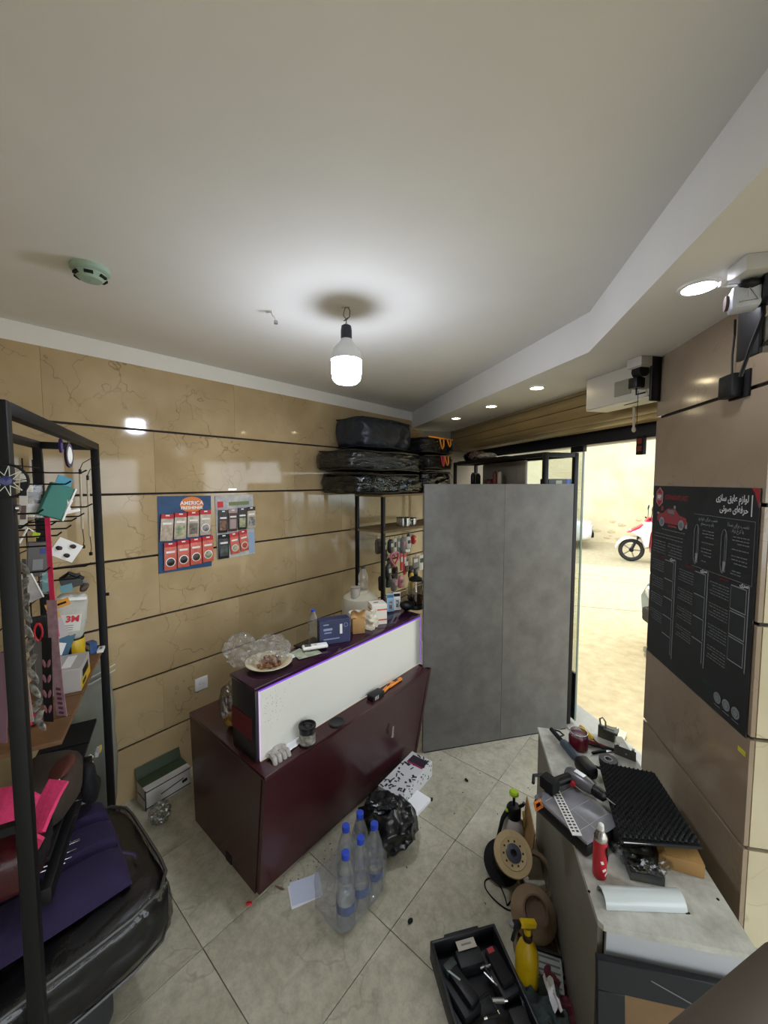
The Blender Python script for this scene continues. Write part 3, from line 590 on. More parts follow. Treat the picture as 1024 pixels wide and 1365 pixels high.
# ================================================================== GOODS ON THE COUNTER
RZ_ = .9465
def rt(px, py, z=RZ_): return onz(px, py, z)
pl = thing('plate', 'cream oval plate with brown sweets at the counter end', 'plate', rt(359, 887), WROT)
MB().lathe([(.055, 0), (.062, .002), (.10, .018), (.112, .024), (.112, .027), (.10, .023), (.06, .007), (.001, .006)], 40, caps=False).build('dish', mat('cream_ceramic', '#d9cfb0', .25), pl)
swt = MB()
for k in range(46):
    r_, a = rnd.uniform(0, .062), rnd.uniform(0, 6.28); swt.at((r_*math.cos(a), r_*math.sin(a), .014+rnd.uniform(0, .035)*(1-r_/.075)), (rnd.uniform(0, 90), 0, rnd.uniform(0, 180))); swt.blob((rnd.uniform(.02, .032), .018, .015), 1, .25, 3, k)
sw_o = solo(swt, 'sweets', mat('brown_sweets', '#8a5a3a', .5, var=.4, vscale=60), 'heap of small brown sweets piled on the cream plate', 'sweets', rt(359, 887)); sw_o['kind'] = 'stuff'
def bagfilm(d, seed, amp=.28, freq=2.6, sub=4): return MB().blob(d, sub, amp, freq, seed, True)
b_ = bagfilm((.17, .16, .12), 4); o = solo(b_, 'plastic_bag', M_film, 'clear crinkled plastic bag over the plate of sweets', 'bag', rt(362, 884)+Vector((0, 0, .075)))
b_ = bagfilm((.15, .11, .15), 9); o = solo(b_, 'plastic_bag', M_film, 'clear crumpled plastic bag standing behind the plate end', 'bag', W(.965, .80, 1.03))
dk = MB()
for k in range(14): dk.at((k*.007-.05, rnd.uniform(-.01, .01), .008+rnd.uniform(0, .012)), (rnd.uniform(0, 90), rnd.uniform(0, 90), 0)); dk.blob((.022, .014, .012), 1, .5, 3, k)
solo(dk, 'crumpled_wrapper', mat('dark_foil', '#3a3533', .3, col2='#8f8578', vscale=50), 'crumpled dark wrapper lying behind the plate', 'wrapper', rt(376, 874), WROT)['kind'] = 'stuff'
M_note = mat('banknote_green', '#b9b9a2', .8, col2='#7c8a72', vscale=25)
for k, (px, py, rz, lb, mm) in enumerate([(398, 871, 20, 'pale receipt slip beside the plate', M_paper), (404, 867, 32, 'grey green banknote under the remote control', M_note), (411, 873, 12, 'worn banknote nearest the counter edge', M_note)]):
    solo(MB().grid(lambda a, b, k=k: ((a-.5)*.13, (b-.5)*.06, .002+.0012*k+.004*math.sin(a*4+k)*abs(a-.3)), 10, 3, .0006), 'banknote', mm, lb, 'banknote', rt(px, py), WROT+R(rz-25), 'paper money on the counter')
ph = thing('phone', 'black phone lying under the remote control', 'phone', rt(411, 858), WROT+R(4)); MB().box((0, 0, .004), (.15, .075, .008), bev=.003).build('body', M_blk, ph); MB().box((0, 0, .0083), (.138, .066, .0006)).build('screen', mat('phone_glass', '#08080a', .08), ph)
rm = thing('remote_control', 'white remote control with dark display on the counter', 'remote control', rt(420, 864, RZ_+.010), WROT+R(-30)); MB().box((0, 0, .010), (.135, .046, .018), bev=.007, seg=3).build('body', M_wht, rm); MB().box((-.038, 0, .0195), (.034, .030, .001)).build('display', mat('lcd_grey', '#4d5350', .25), rm); MB().box((.004, 0, .0195), (.014, .014, .002), bev=.002).build('button', mat('button_grey', '#b0b4b4', .5), rm)
# blue box
bbx = thing('carton', 'dark blue product carton standing on the counter', 'box', rt(444, 858)+Vector((0, .03, 0)), WROT-R(28)); M_bb = mat('blue_carton', '#2a3152', .45, var=.25, vscale=9)
MB().box((0, 0, .068), (.175, .062, .136), bev=.0015, seg=1).build('body', M_bb, bbx); MB().box((.0885, 0, .068), (.001, .058, .13)).build('side_print', mat('steel_blue_print', '#5a668f', .45), bbx)
for (x, z, w_, h) in ((-.04, .085, .05, .012), (-.04, .066, .04, .006), (-.05, .112, .03, .006), (-.02, .03, .09, .006)): MB().box((x, -.0316, z), (w_, .0008, h)).build('print', mat('pale_blue_ink', '#8e97b8', .5), bbx)
MB().box((.035, -.0316, .08), (.014, .0008, .055)).build('print', M_wht, bbx)
rg = MB().at((.063, -.0316, .10), (90, 0, 0)); rg.tube([(.011*math.cos(a*.524), .011*math.sin(a*.524), 0) for a in range(12)], .0012, 5, True); rg.build('ring_print', MATS['pale_blue_ink'], bbx)
def bottle(t, h=.2, r=.03, cap=None, label=None, water=0, M_pet=None):
    M_pet = M_pet or clear('pet_plastic', (.98, .99, 1), .07, .06, bump=.25, bscale=40, haze=.05)
    MB().lathe([(r*.55, .004), (r*.85, 0), (r, .01), (r, h*.28), (r*.94, h*.34), (r, h*.40), (r, h*.60), (r*.92, h*.68), (r*.62, h*.82), (r*.40, h*.90), (r*.36, h*.93)], 20).build('shell', M_pet, t)
    MB().lathe([(r*.42, h*.925), (r*.42, h), (r*.38, h*1.005)], 16).build('cap', cap or mat('blue_cap', '#2443b4', .4), t)
    if label: MB().lathe([(r*1.02, h*label[0]), (r*1.02, h*label[1])], 20, caps=False).build('label_band', label[2], t)
    if water: MB().lathe([(r*.5, .006), (r*.92, .008), (r*.95, h*.28), (r*.9, h*.34), (r*.95, h*.40), (r*.95, h*water)], 20).build('water', clear('water_fill', (.93, .96, .985), .03, .02), t)
bt = thing('water_bottle', 'small clear water bottle with blue cap beside the blue carton', 'bottle', rt(418, 850)+Vector((-.01, .05, 0)), 0); bottle(bt, .15, .03)
cu = thing('bowl', 'white bowl behind the blue carton', 'bowl', W(1.72, .845, RZ_)); MB().lathe([(.022, 0), (.03, .004), (.042, .06), (.045, .085), (.042, .083), (.027, .01), (.001, .008)], 24, caps=False).build('shell', M_wht, cu)
bg = thing('paper_bag', 'brown paper bag folded open on the counter', 'bag', rt(477, 845)+Vector((0, .025, 0)), WROT-R(35))
MB().box((0, 0, .045), (.075, .055, .09), bev=.004).build('body', M_card, bg); MB().grid(lambda a, b: ((a-.5)*.085, -.02+.02*math.sin(b*3), .09+b*.045+.008*math.sin(a*9)), 10, 5, .002).build('rolled_top', M_card, bg)
bw_ = MB(); bw_.grid(lambda a, b: ((a-.5)*.10+.01*math.sin(b*6), .02*math.sin(a*7+1)+.01*noise.noise(Vector((a*5, b*5, 1))), b*.115+.006*noise.noise(Vector((a*6, b*6, 3)))), 24, 24, .012)
bwo = solo(bw_, 'bubble_wrap', mat('cream_bubble_wrap', '#cfc7b4', .3, var=.25, vscale=55, bump=1, bscale=90), 'crumpled cream bubble wrap standing beside the paper bag', 'wrap', rt(494, 841)+Vector((0, .02, .002)), WROT-R(30))
ob = thing('carton', 'small white carton with orange red stripes on the counter', 'box', rt(503, 834)+Vector((0, .06, 0)), WROT-R(32)); MB().box((0, 0, .065), (.10, .09, .13), bev=.0015, seg=1).build('body', mat('white_carton', '#dcd6ca', .5), ob)
for z in (.03, .095): MB().box((0, 0, z), (.1012, .0912, .009)).build('stripe', mat('orange_stripe', '#c9512b', .5), ob)
MB().box((-.01, 0, .1305), (.03, .012, .001)).build('print', M_blk2, ob)
for k, (px, py, lb, m1) in enumerate([(521, 817, 'pale blue blister pack on the counter, nearer the cartons', mat('blister_blue', '#8fb1cc', .35)), (530, 815, 'white and black blister pack on the counter', M_wht)]):
    t = thing('blister_pack', lb, 'blister pack', rt(px, py)+Vector((0, .03, 0)), WROT-R(35), 'blister packs on the counter'); MB().at((0, 0, 0), (-8, 0, 0)).box((0, 0, .062), (.052, .004, .124), bev=.001, seg=1).build('card', m1, t)
    MB().at((0, -.008, 0), (-8, 0, 0)).box((0, 0, .045), (.036, .014, .07), bev=.005).build('blister', M_shrink, t); MB().at((0, -.006, 0), (-8, 0, 0)).box((0, 0, .045), (.02, .008, .05), bev=.003).build('item', M_blk, t)
    MB().at((0, -.0025, 0), (-8, 0, 0)).box((0, 0, .105), (.046, .001, .02)).build('header_print', mat('teal_print', '#2d6c8a', .5) if k == 0 else M_blk2, t)
ms = thing('black_pouch', 'black rounded pouch beside the glass kettle', 'pouch', rt(541, 815)+Vector((.01, .035, 0)), 0); MB().at((0, 0, .03)).blob((.10, .085, .07), 3, .1, 2, 3).build('body', M_blk, ms); MB().tube([(-.05, 0, .03), (-.04, .02, .08), (0, .03, .10), (.04, .02, .07)], .004, 6).build('cord', M_blk, ms)
kt = thing('glass_kettle', 'glass kettle with black base at the far counter end', 'kettle', rt(551, 813)+Vector((.02, .05, 0)), 0)
MB().lathe([(.06, 0), (.062, .02), (.058, .028)], 28).build('base', M_blk, kt); MB().lathe([(.056, .028), (.064, .07), (.062, .14), (.05, .19), (.048, .2)], 28, caps=False).build('jug', clear('kettle_glass', (.75, .75, .72), .14, .03), kt)
MB().lathe([(.05, .2), (.05, .212), (.03, .225), (.012, .23), (.012, .245), (.001, .248)], 24).build('lid', M_blk, kt); MB().tube([(.05, 0, .19), (.095, 0, .185), (.10, 0, .12), (.065, 0, .06)], .009, 8).build('handle', M_blk, kt)
MB().lathe([(.053, .03), (.06, .07), (.058, .085)], 24).build('tea', clear('dark_tea', (.25, .16, .1), .05, .02), kt)
# canister behind the riser on the low top
cn = thing('canister', 'large cream canister with side neck behind the counter riser', 'canister', W(1.955, .66, .603), WROT)
M_cr = mat('cream_plastic', '#b9b3a0', .4, var=.06); MB().lathe([(.11, 0), (.125, .01), (.128, .2), (.128, .40), (.118, .44), (.075, .47), (.05, .475), (.05, .485)], 32).build('body', M_cr, cn)
MB().lathe([(.032, .44), (.032, .52), (.036, .525), (.001, .526)], 20, (-.07, -.02, 0)).build('neck', mat('grey_neck', '#a29c90', .45), cn); MB().tube([(-.01, -.13, .42), (-.02, -.137, .36), (0, -.135, .33)], .005, 6).build('drip_tube', M_blk, cn)
MB().box((.06, -.125, .22), (.02, .006, .06)).build('tap_plate', M_grey, cn)
gb = thing('water_bottle', 'clear bottle with dark green cap standing on the cream canister', 'bottle', W(1.985, .66, 1.089)); bottle(gb, .16, .035, mat('dark_green_cap', '#17403c', .4))
# goods hanging on the shelf unit rails
M_hang = [mat('hang_black', '#1a1a1c', .4), mat('hang_red', '#b3262c', .4), mat('hang_pink', '#c9788a', .4), mat('hang_white', '#c9c4ba', .45), mat('hang_yellow', '#c9a530', .45), mat('hang_grey', '#6e6a66', .5)]
def hanger(x, z, L, w_, mi, label, kind='strip'):
    t = thing('hanging_accessory', label, 'accessory', W(2.39+x, .485, z), WROT, 'accessories hanging behind the counter')
    MB().tube([(0, 0, 0), (0, -.004, -.012), (0, 0, -.02)], .0018, 5).build('loop', M_chrome, t)
    if kind == 'strip': MB().box((0, -.004, -.02-L/2), (w_, .008, L), bev=.002).build('strip', M_hang[mi], t); MB().box((0, -.0085, -.02-L*.35), (w_*.7, .001, L*.3)).build('print', M_hang[3 if mi != 3 else 0], t)
    elif kind == 'blob': MB().at((0, -.01, -.02-L/2)).puffy((w_, .035, L), 5, 3, .006, 20, mi+x*9).build('body', M_hang[mi], t); MB().box((0, -.03, -.02-L*.4), (w_*.5, .004, L*.25), bev=.001).build('tag', M_hang[(mi+3) % 6], t)
    elif kind == 'heart':
        pts = [(.055*math.sin(a)**3*1.0, -.008, -.075+.0042*(13*math.cos(a)-5*math.cos(2*a)-2*math.cos(3*a)-math.cos(4*a))) for a in [2*math.pi*k/30 for k in range(30)]]
        MB().tube(pts, .009, 8, True).build('heart_ring', M_hang[2], t); MB().tube([(p[0]*.72, p[1]-.002, -.075+(p[2]+.075)*.72) for p in pts], .005, 6, True).build('inner_ring', M_hang[1], t); MB().tube([(0, -.006, 0), (.0, -.006, -.04)], .004, 6).build('ribbon', M_hang[2], t)
hl = [(.03, 1.39, .07, .04, 3, 'white tag hanging nearest the shelf post', 'strip'), (.10, 1.39, .10, .05, 0, 'black pouch hanging under the wooden shelf', 'blob'), (.17, 1.39, .13, .03, 3, 'long silver strip hanging under the wooden shelf', 'strip'), (.22, 1.39, .14, .03, 5, 'long grey strip hanging under the wooden shelf', 'strip'), (.27, 1.39, .12, .05, 5, 'grey bundle hanging under the wooden shelf', 'blob'), (.34, 1.39, .10, .06, 3, 'pale crumpled bundle hanging under the wooden shelf', 'blob'), (.43, 1.39, .07, .04, 1, 'red reflector hanging under the wooden shelf', 'blob'),
      (.16, 1.275, .12, .05, 2, 'pink heart shaped ornament hanging on the shelf unit', 'heart'), (.31, 1.25, .17, .035, 1, 'long red strip hanging below the grey bundle', 'strip'), (.26, 1.25, .13, .03, 1, 'short red strip hanging beside the heart ornament', 'strip'),
      (.07, 1.19, .12, .05, 0, 'black cable coil hanging low beside the post', 'blob'), (.15, 1.055, .10, .06, 5, 'dark grey pack hanging low behind the canister', 'blob'), (.24, 1.055, .09, .05, 2, 'bright pink pack hanging low behind the counter', 'blob'), (.33, 1.19, .10, .05, 0, 'black blister hanging on the middle rail', 'strip'), (.40, 1.055, .14, .04, 4, 'yellow pack hanging low beside the kettle', 'blob'), (.47, 1.19, .09, .07, 5, 'grey blister hanging on the middle rail', 'strip'), (.56, 1.19, .12, .06, 3, 'white pack hanging near the grey board', 'strip'), (.64, 1.39, .14, .04, 0, 'black tool hanging near the grey board', 'strip')]
for a in hl: hanger(a[0], a[1], a[2]*1.15, a[3]*1.2, *a[4:])
more = [(.06, 1.385, 'brown', 1.30), (.13, 1.30, 'rust', 1.2), (.21, 1.20, 'olive', 1.1), (.28, 1.11, 'plum', 1.2), (.36, 1.30, 'slate', 1.2), (.43, 1.26, 'amber', 1.0), (.50, 1.38, 'ash', 1.2), (.52, 1.08, 'umber', 1.2), (.10, 1.06, 'coal', 1.3), (.19, 1.04, 'teal', 1.0), (.59, 1.07, 'charcoal', 1.2), (.45, 1.13, 'maroon', 1.0)]
pal = dict(brown='#4a3a2e', rust='#6a3326', olive='#5a5a3a', plum='#3d2733', slate='#4b4f55', amber='#8d6a26', ash='#8a857c', umber='#3a2f26', coal='#161617', teal='#2f5a5c', charcoal='#262628', maroon='#5a1c22')
for (x, z, cn_, s_) in more:
    t = thing('hanging_accessory', f'small {cn_} coloured pack hanging in the back row behind the counter', 'accessory', W(2.39+x, .40, z), WROT, 'accessories hanging behind the counter'); mm = mat('pack_'+cn_, pal[cn_], .45, var=.3, vscale=40)
    MB().at((0, 0, -.06*s_)).puffy((.055*s_, .03, .10*s_), 4, 5, .004, 20, x*20).build('pack', mm, t); MB().box((0, 0, -.002), (.02, .002, .02)).build('hang_tab', M_hang[3], t); MB().box((0, -.0175, -.05*s_), (.03, .002, .025)).build('print', M_hang[5], t); MB().cyl((0, 0, .005), (0, .11, .005), .0018, n=5).build('peg', M_chrome, t)
sgn = thing('price_card', 'small white price card standing on the shelf unit rail', 'card', W(2.39+.40, .455, 1.215), WROT); MB().at((0, 0, 0), (-15, 0, 0)).box((0, 0, .03), (.07, .003, .055)).build('card', M_wht, sgn); MB().at((0, 0, 0), (-15, 0, 0)).box((0, -.002, .035), (.04, .001, .012)).build('print', M_grey, sgn)
# bowls on the wooden shelf
for k, (x, y, r_, h, lb) in enumerate([(.40, .10, .062, .075, 'stainless steel pot on the wooden shelf'), (.54, .12, .055, .06, 'small steel bowl on the wooden shelf beside the pot')]):
    t = thing('steel_pot', lb, 'pot', W(2.39+x, .5-y, 1.4485), 0); MB().lathe([(r_*.9, 0), (r_, .005), (r_, h), (r_*1.06, h+.004), (r_*.97, h), (r_*.95, .006), (.001, .005)], 28, caps=False).build('bowl', M_chrome, t); MB().tube([(r_, 0, h*.7), (r_+.03, .01, h*.75), (r_+.03, -.01, h*.75), (r_, -.0, h*.6)], .004, 6).build('handle', M_chrome, t)
# ---- things on the ledge
lg = .6025
cn2 = thing('tin_can', 'open black tin with white label on the counter ledge', 'can', onz(410, 991, lg), 0); MB().lathe([(.036, 0), (.038, .003), (.038, .085), (.036, .087)], 28, caps=True).build('body', mat('tin_black', '#1a1a1b', .4), cn2); MB().lathe([(.0385, .012), (.0385, .06)], 28, caps=False).build('label_band', mat('tin_label', '#b9b5a8', .5, col2='#2b2a28', vscale=30), cn2); MB().lathe([(.041, .083), (.041, .094), (.035, .094), (.034, .088), (.001, .086)], 28, caps=False).build('rim', M_blk, cn2)
MB().tube([(-.02, .01, .088), (.0, -.005, .10), (.02, .012, .09)], .004, 6).build('brush', M_blk, cn2)
ld = thing('round_lid', 'round black lid lying on the counter ledge', 'lid', onz(449, 964, lg), 0); MB().lathe([(.04, 0), (.041, .006), (.038, .008), (.034, .006), (.001, .006)], 28, caps=False).build('disc', M_blk, ld); MB().tube([(.0375*math.cos(a*.2618), .0375*math.sin(a*.2618), .0075) for a in range(24)], .002, 5, True).build('rim', M_blk, ld)
gl = MB(); gl.blob((.09, .06, .03), 3, .3, 3, 2, True)
glv = thing('glove', 'grey white work glove draped over the counter ledge', 'glove', onz(366, 1009, lg)+Vector((.0, .02, .018)), WROT); M_gl = mat('glove_knit', '#a8a39c', .9, var=.2, vscale=40, bump=.4); MB().blob((.09, .06, .034), 3, .3, 3, 2, True).build('palm', M_gl, glv)
for k, (dx, L) in enumerate([(-.034, .045), (-.012, .055), (.010, .05), (.030, .04)]): MB().tube([(dx, -.015, .0), (dx*1.1, -.045, .0), (dx*1.15, -.055, -.022), (dx*1.1, -.056, -.03-L*.5)], [.012, .012, .011, .008], 8).build('finger', M_gl, glv)
tsu = MB().grid(lambda a, b: ((a-.5)*.12, (b-.5)*.05, .004+.008*noise.noise(Vector((a*4, b*4, 2)))+.004), 14, 6, .0015); solo(tsu, 'paper_tissue', M_paper, 'crumpled white tissue on the ledge beside the tin', 'tissue', onz(387, 996, lg), WROT+R(6))
mb_ = thing('marker_box', 'small black box of markers on the counter ledge', 'box', onz(501, 931, lg)+Vector((0, .012, 0)), WROT); MB().box((0, 0, .015), (.095, .05, .03), bev=.002).build('body', M_blk, mb_)
for k in range(3): MB().box((-.03+k*.012, -.0255, .015), (.004, .001, .02)).build('print', M_wht, mb_)
for k, (px, py, a, lb) in enumerate([(517, 919, 12, 'orange box cutter on the ledge, left one of the pair'), (527, 913, 2, 'orange box cutter on the ledge, right one of the pair')]):
    t = thing('box_cutter', lb, 'cutter', onz(px, py, lg)+Vector((0, .01, 0)), WROT+R(a), 'orange box cutters on the ledge'); MB().box((0, 0, .010), (.13, .022, .016), bev=.006, seg=3).build('handle', mat('orange_plastic', '#d9822b', .45), t); MB().box((-.072, 0, .010), (.02, .012, .004)).build('blade', M_chrome, t); MB().box((.01, 0, .019), (.03, .008, .004), bev=.001).build('slider', M_blk, t)
# bag on low counter top at left
o = solo(bagfilm((.13, .10, .22), 14, .2), 'plastic_bag', clear('cloudy_film', (.8, .8, .78), .16, .25, bump=1, bscale=25), 'cloudy plastic bag standing beside the counter riser', 'bag', W(.97, .70, .725)); solo(MB().blob((.09, .07, .07), 3, .15, 3, 5), 'bread_roll', mat('yellow_bread', '#b8893a', .7, var=.2), 'yellow bread roll inside the cloudy bag', 'bread', W(.97, .70, .64))
# ================================================================== LEFT RACK GOODS
CAMN = Vector((.62, -.78, 0))
def facing(P, yaw=0): return math.atan2(P.x, P.y)*-1+R(yaw)      # local -y looks at the viewer
def ribbon(pts, w_, t_=.0016, tw_=0):
    m = MB(); P = [Vector(p) for p in pts]; n = len(P); vs = []; fs = []
    for i, p in enumerate(P):
        tg = (P[min(i+1, n-1)]-P[max(i-1, 0)]).normalized(); sd = tg.cross(Vector((0, -1, 0)))
        sd = sd.normalized() if sd.length > .01 else Vector((1, 0, 0)); a = tw_*i/max(1, n-1); nn = tg.cross(sd); sd = sd*math.cos(a)+nn*math.sin(a); nn = tg.cross(sd)
        for e, q in ((-1, -1), (1, -1), (1, 1), (-1, 1)): vs.append(p+sd*(e*w_/2)+nn*(q*t_/2))
    for i in range(n-1):
        for k in range(4): fs.append((i*4+k, i*4+(k+1) % 4, i*4+4+(k+1) % 4, i*4+4+k))
    fs += [(3, 2, 1, 0), tuple((n-1)*4+k for k in range(4))]
    return m.add(vs, fs)
def hungbox(name, label, cat, px, py, Y, d, m, yaw=0, roll=0, pitch=0):
    P = aty(px, py, Y); t = thing(name, label, cat, P); t.rotation_euler = Euler((R(pitch), R(roll), facing(P, yaw)), 'XYZ')
    MB().box((0, 0, 0), d, bev=min(d)*.08, seg=1).build('body', m, t); return t
# star web ornament on the near post
P = aty(8, 641, .80); t = thing('web_ornament', 'round black ornament with white star web and blue centre on the rack post', 'ornament', P, facing(P))
MB().tube([(.034*math.cos(a*.3), 0, .034*math.sin(a*.3)) for a in range(21)], .003, 6, True).build('ring', M_blk, t)
wb = MB()
for k in range(9):
    a, b = k*6.283/9, (k+4)*6.283/9; wb.cyl((.033*math.cos(a), 0, .033*math.sin(a)), (.033*math.cos(b), 0, .033*math.sin(b)), .0009, n=4)
wb.build('web', mat('white_thread', '#c9cfc0', .7), t); MB().at((0, -.002, 0), (90, 0, 0)).lathe([(.011, 0), (.009, .004), (.001, .005)], 16, caps=False).build('centre_bead', mat('deep_blue', '#10145e', .3), t)
P = K(RLEN-.04, .01, 1.84)
# pendants
for k, (px, py, Y, w_, h, lb, m) in enumerate([(91.5, 607, 1.40, .024, .085, 'purple oval air freshener with white face hanging from the rack', mat('deep_purple', '#2c1a3c', .4)), (81, 594, 1.42, .008, .05, 'thin violet tag hanging from the rack rail', mat('violet_tag', '#3d2b78', .5))]):
    P = aty(px, py, Y); t = thing('air_freshener', lb, 'air freshener', P, facing(P, 35)); MB().at((0, 0, 0), (90, 0, 0), (w_/2, h/2, 1)).lathe([(1, -.006), (1.05, 0), (1, .006)], 24).build('case', m, t)
    if k == 0: MB().at((0, -.0065, 0), (90, 0, 0), (w_*.36, h*.36, 1)).lathe([(1, 0), (.9, .0015), (.001, .002)], 20, caps=False).build('face', M_wht, t)
    MB().cyl((0, 0, h/2), (0, 0, h/2+.03), .0012, n=5).build('string', M_blk, t)
# thin LED rods
for k, (px, y0, y1, Y, lb) in enumerate([(108, 632, 705, 1.62, 'pale daytime running light rod hanging on the rack, left of two'), (118, 640, 715, 1.66, 'pale daytime running light rod hanging on the rack, right of two')]):
    A_, B_ = aty(px-1, y0, Y), aty(px+2, y1, Y); t = thing('light_rod', lb, 'light rod', B_, 0, 'light rods on the left rack'); D = A_-B_
    MB().tube([(0, 0, 0), D*.5, D], .0048, 8).build('rod', mat('milky_tube', '#b7ab90', .25), t); MB().tube([D, D+Vector((0, 0, .02))], .005, 8).build('end_cap', M_blk, t)
    MB().tube([D+Vector((0, 0, .02)), D+Vector((.012, 0, .045)), D+Vector((.04, .02, .07))], .0016, 5).build('cable', M_blk, t); MB().tube([(0, 0, 0), (.004, 0, -.05), (.0, 0, -.07)], .0016, 5).build('cable', M_blk, t); MB().box((0, 0, -.075), (.01, .008, .014)).build('plug', M_blk, t)
# boxes and cards on hooks
t = hungbox('carton', 'teal green slanted carton hanging on the rack', 'box', 74, 668, 1.50, (.075, .03, .13), mat('teal_card', '#1f6f63', .45), 18, 22); MB().box((.041, -.002, 0), (.006, .032, .132)).build('white_edge', M_wht, t); MB().box((.0445, -.004, .01), (.001, .018, .08)).build('window_print', mat('brown_print', '#6b4a3a', .5), t); MB().box((0, 0, .08), (.05, .004, .04)).build('hang_tab', mat('sky_tab', '#3f8fa8', .5), t)
t = hungbox('phone_stand', 'white folding phone stand hanging beside the teal carton', 'stand', 88, 671, 1.52, (.016, .01, .07), M_wht, 10, -14); MB().at((.0, 0, 0), (0, 40, 0)).box((.01, 0, -.01), (.012, .01, .06), bev=.002).build('leg', M_wht, t); MB().box((.012, 0, -.036), (.045, .012, .012), bev=.002).build('foot', M_wht, t)
t = hungbox('carton', 'tall narrow white carton hanging behind the near rack post', 'box', 31, 668, 1.42, (.024, .05, .20), mat('offwhite_card', '#b8b2a8', .5), 0, 3); MB().box((0, -.0255, .05), (.018, .001, .06)).build('photo_print', M_blk2, t); MB().box((0, -.0255, -.04), (.016, .001, .05)).build('photo_print', mat('brown_photo', '#4a332a', .5), t)
t = hungbox('blister_pack', 'clear grey blister pack beside the tall white carton', 'blister pack', 46, 668, 1.48, (.05, .008, .13), M_shrink, 8); MB().box((0, .004, .02), (.04, .004, .03)).build('insert', M_grey, t); MB().box((0, .004, -.03), (.04, .004, .04)).build('insert', M_wht, t)
t = hungbox('earphone_card', 'white card with three dark round pads hanging crooked on the rack', 'card', 88, 733, 1.55, (.085, .006, .075), M_wht, 6, 32)
for (x, z) in ((.012, .022), (-.024, -.002), (.012, -.018)): MB().at((x, -.006, z), (90, 0, 0)).blob((.022, .017, .012), 2, .3, 2, x*99).build('pad', mat('dark_brown_pad', '#2a1a18', .6), t)
MB().box((0, .006, -.03), (.085, .012, .012)).build('black_edge', M_blk, t)
t = hungbox('blister_pack', 'dark blister pack hanging low behind the pink strap', 'blister pack', 50, 745, 1.46, (.06, .02, .13), mat('smoky_pack', '#3a3836', .3), 6, 4); MB().box((.015, -.011, .03), (.02, .002, .02)).build('blue_print', mat('blue_print', '#28307a', .5), t); MB().box((.0, -.011, -.02), (.03, .002, .04)).build('print', M_grey, t)
t = hungbox('blister_pack', 'clear pack with teal insert behind the pink strap', 'blister pack', 61, 776, 1.46, (.035, .012, .09), M_shrink, 0, 2); MB().box((0, .0, 0), (.02, .006, .07)).build('insert', mat('teal_insert', '#4f8f92', .5), t)
t = hungbox('glass_shard_pack', 'folded clear plastic pack hanging on the near side of the rack', 'pack', 40, 783, 1.35, (.045, .006, .10), mat('frosted_plastic', '#8b8a88', .25, var=.2, vscale=30), 10, -18); MB().box((.02, -.004, 0), (.004, .002, .10)).build('bright_edge', M_wht, t)
t = hungbox('hang_tag', 'small lime green clip hanging on the upper hook', 'clip', 48, 713, 1.45, (.022, .012, .018), mat('lime', '#b4c82a', .4), 0, 20); MB().tube([(-.01, 0, .01), (-.03, 0, .02), (-.035, 0, -.04)], .004, 6).build('strap', M_wht, t)
t = hungbox('phone_case', 'dark phone holder hanging on the middle hook', 'holder', 95, 775, 1.58, (.07, .02, .05), mat('dark_green_black', '#1c2420', .4), 0, -10); MB().tube([(-.03, 0, .02), (0, -.02, .04), (.04, 0, .0)], .008, 6).build('arm', M_blk, t); MB().box((-.02, -.012, -.02), (.04, .004, .03)).build('blue_tag', mat('pale_teal_tag', '#5c8f97', .5), t)
t = hungbox('cable_bundle', 'small brown and white cable bundle at the hook tip', 'cable', 112, 779, 1.62, (.016, .012, .03), M_grey, 0, 20); MB().at((.004, 0, -.01)).blob((.03, .03, .045), 2, .4, 3, 2).build('coil', mat('brown_cable', '#4e3f36', .5), t)
# 3M pouch
P = aty(93, 815, 1.60); t = thing('zip_pouch', 'translucent white pouch printed with red 3M lettering on the rack', 'pouch', P, facing(P, 6)); M_pouch = mat('milky_pouch', '#a9a79c', .3, var=.12, vscale=20, bump=.5, bscale=20)
MB().at((0, 0, -.02), (0, 8, 0)).puffy((.115, .025, .19), 6, 5, .008, 16, 3).build('body', M_pouch, t); MB().at((0, 0, 0), (0, 8, 0)).box((.0, -.013, .055), (.10, .004, .012)).build('zip_seal', M_wht, t)
MB().at((0, 0, 0), (0, 8, 0)).box((-.005, -.0155, -.045), (.09, .001, .07)).build('white_panel', mat('pouch_white', '#c9c6bf', .5), t); text('3M', .036, mat('red_ink', '#c01722', .5), t, (.006, -.0185, -.030), (R(90), R(8), 0), bold=.0012)
for k in range(3): MB().at((0, 0, 0), (0, 8, 0)).box((-.01, -.0165, -.055-.009*k), (.05, .0005, .003)).build('print_line', M_grey, t)
t = hungbox('header_card', 'orange and yellow header card with black lettering on the rack', 'card', 77, 806, 1.52, (.075, .004, .03), mat('amber_card', '#d08a1c', .5), 0, -14); MB().box((.012, -.0025, 0), (.03, .001, .008)).build('print', M_blk2, t); MB().box((-.02, -.0025, -.03), (.03, .003, .04)).build('lower_flap', mat('yellow_card', '#c9a22a', .5), t); MB().box((-.022, .004, -.075), (.036, .003, .12)).build('white_sheet', mat('dusty_white', '#b9aeb0', .6), t)
t = hungbox('cable_pack', 'coiled red cable in a black pack on the rack', 'cable', 51, 840, 1.38, (.05, .02, .10), M_blk, 0, 0)
MB().tube([(.011*math.cos(a*.6), -.014-.0006*a, .03*math.sin(a*.6)-.0) for a in range(34)], .0032, 6).build('coil', mat('bright_red_cable', '#c2242f', .35), t); MB().tube([(-.02, -.01, -.05), (.0, -.02, -.062), (.03, -.01, -.055)], .004, 6).build('wire', M_blk, t)
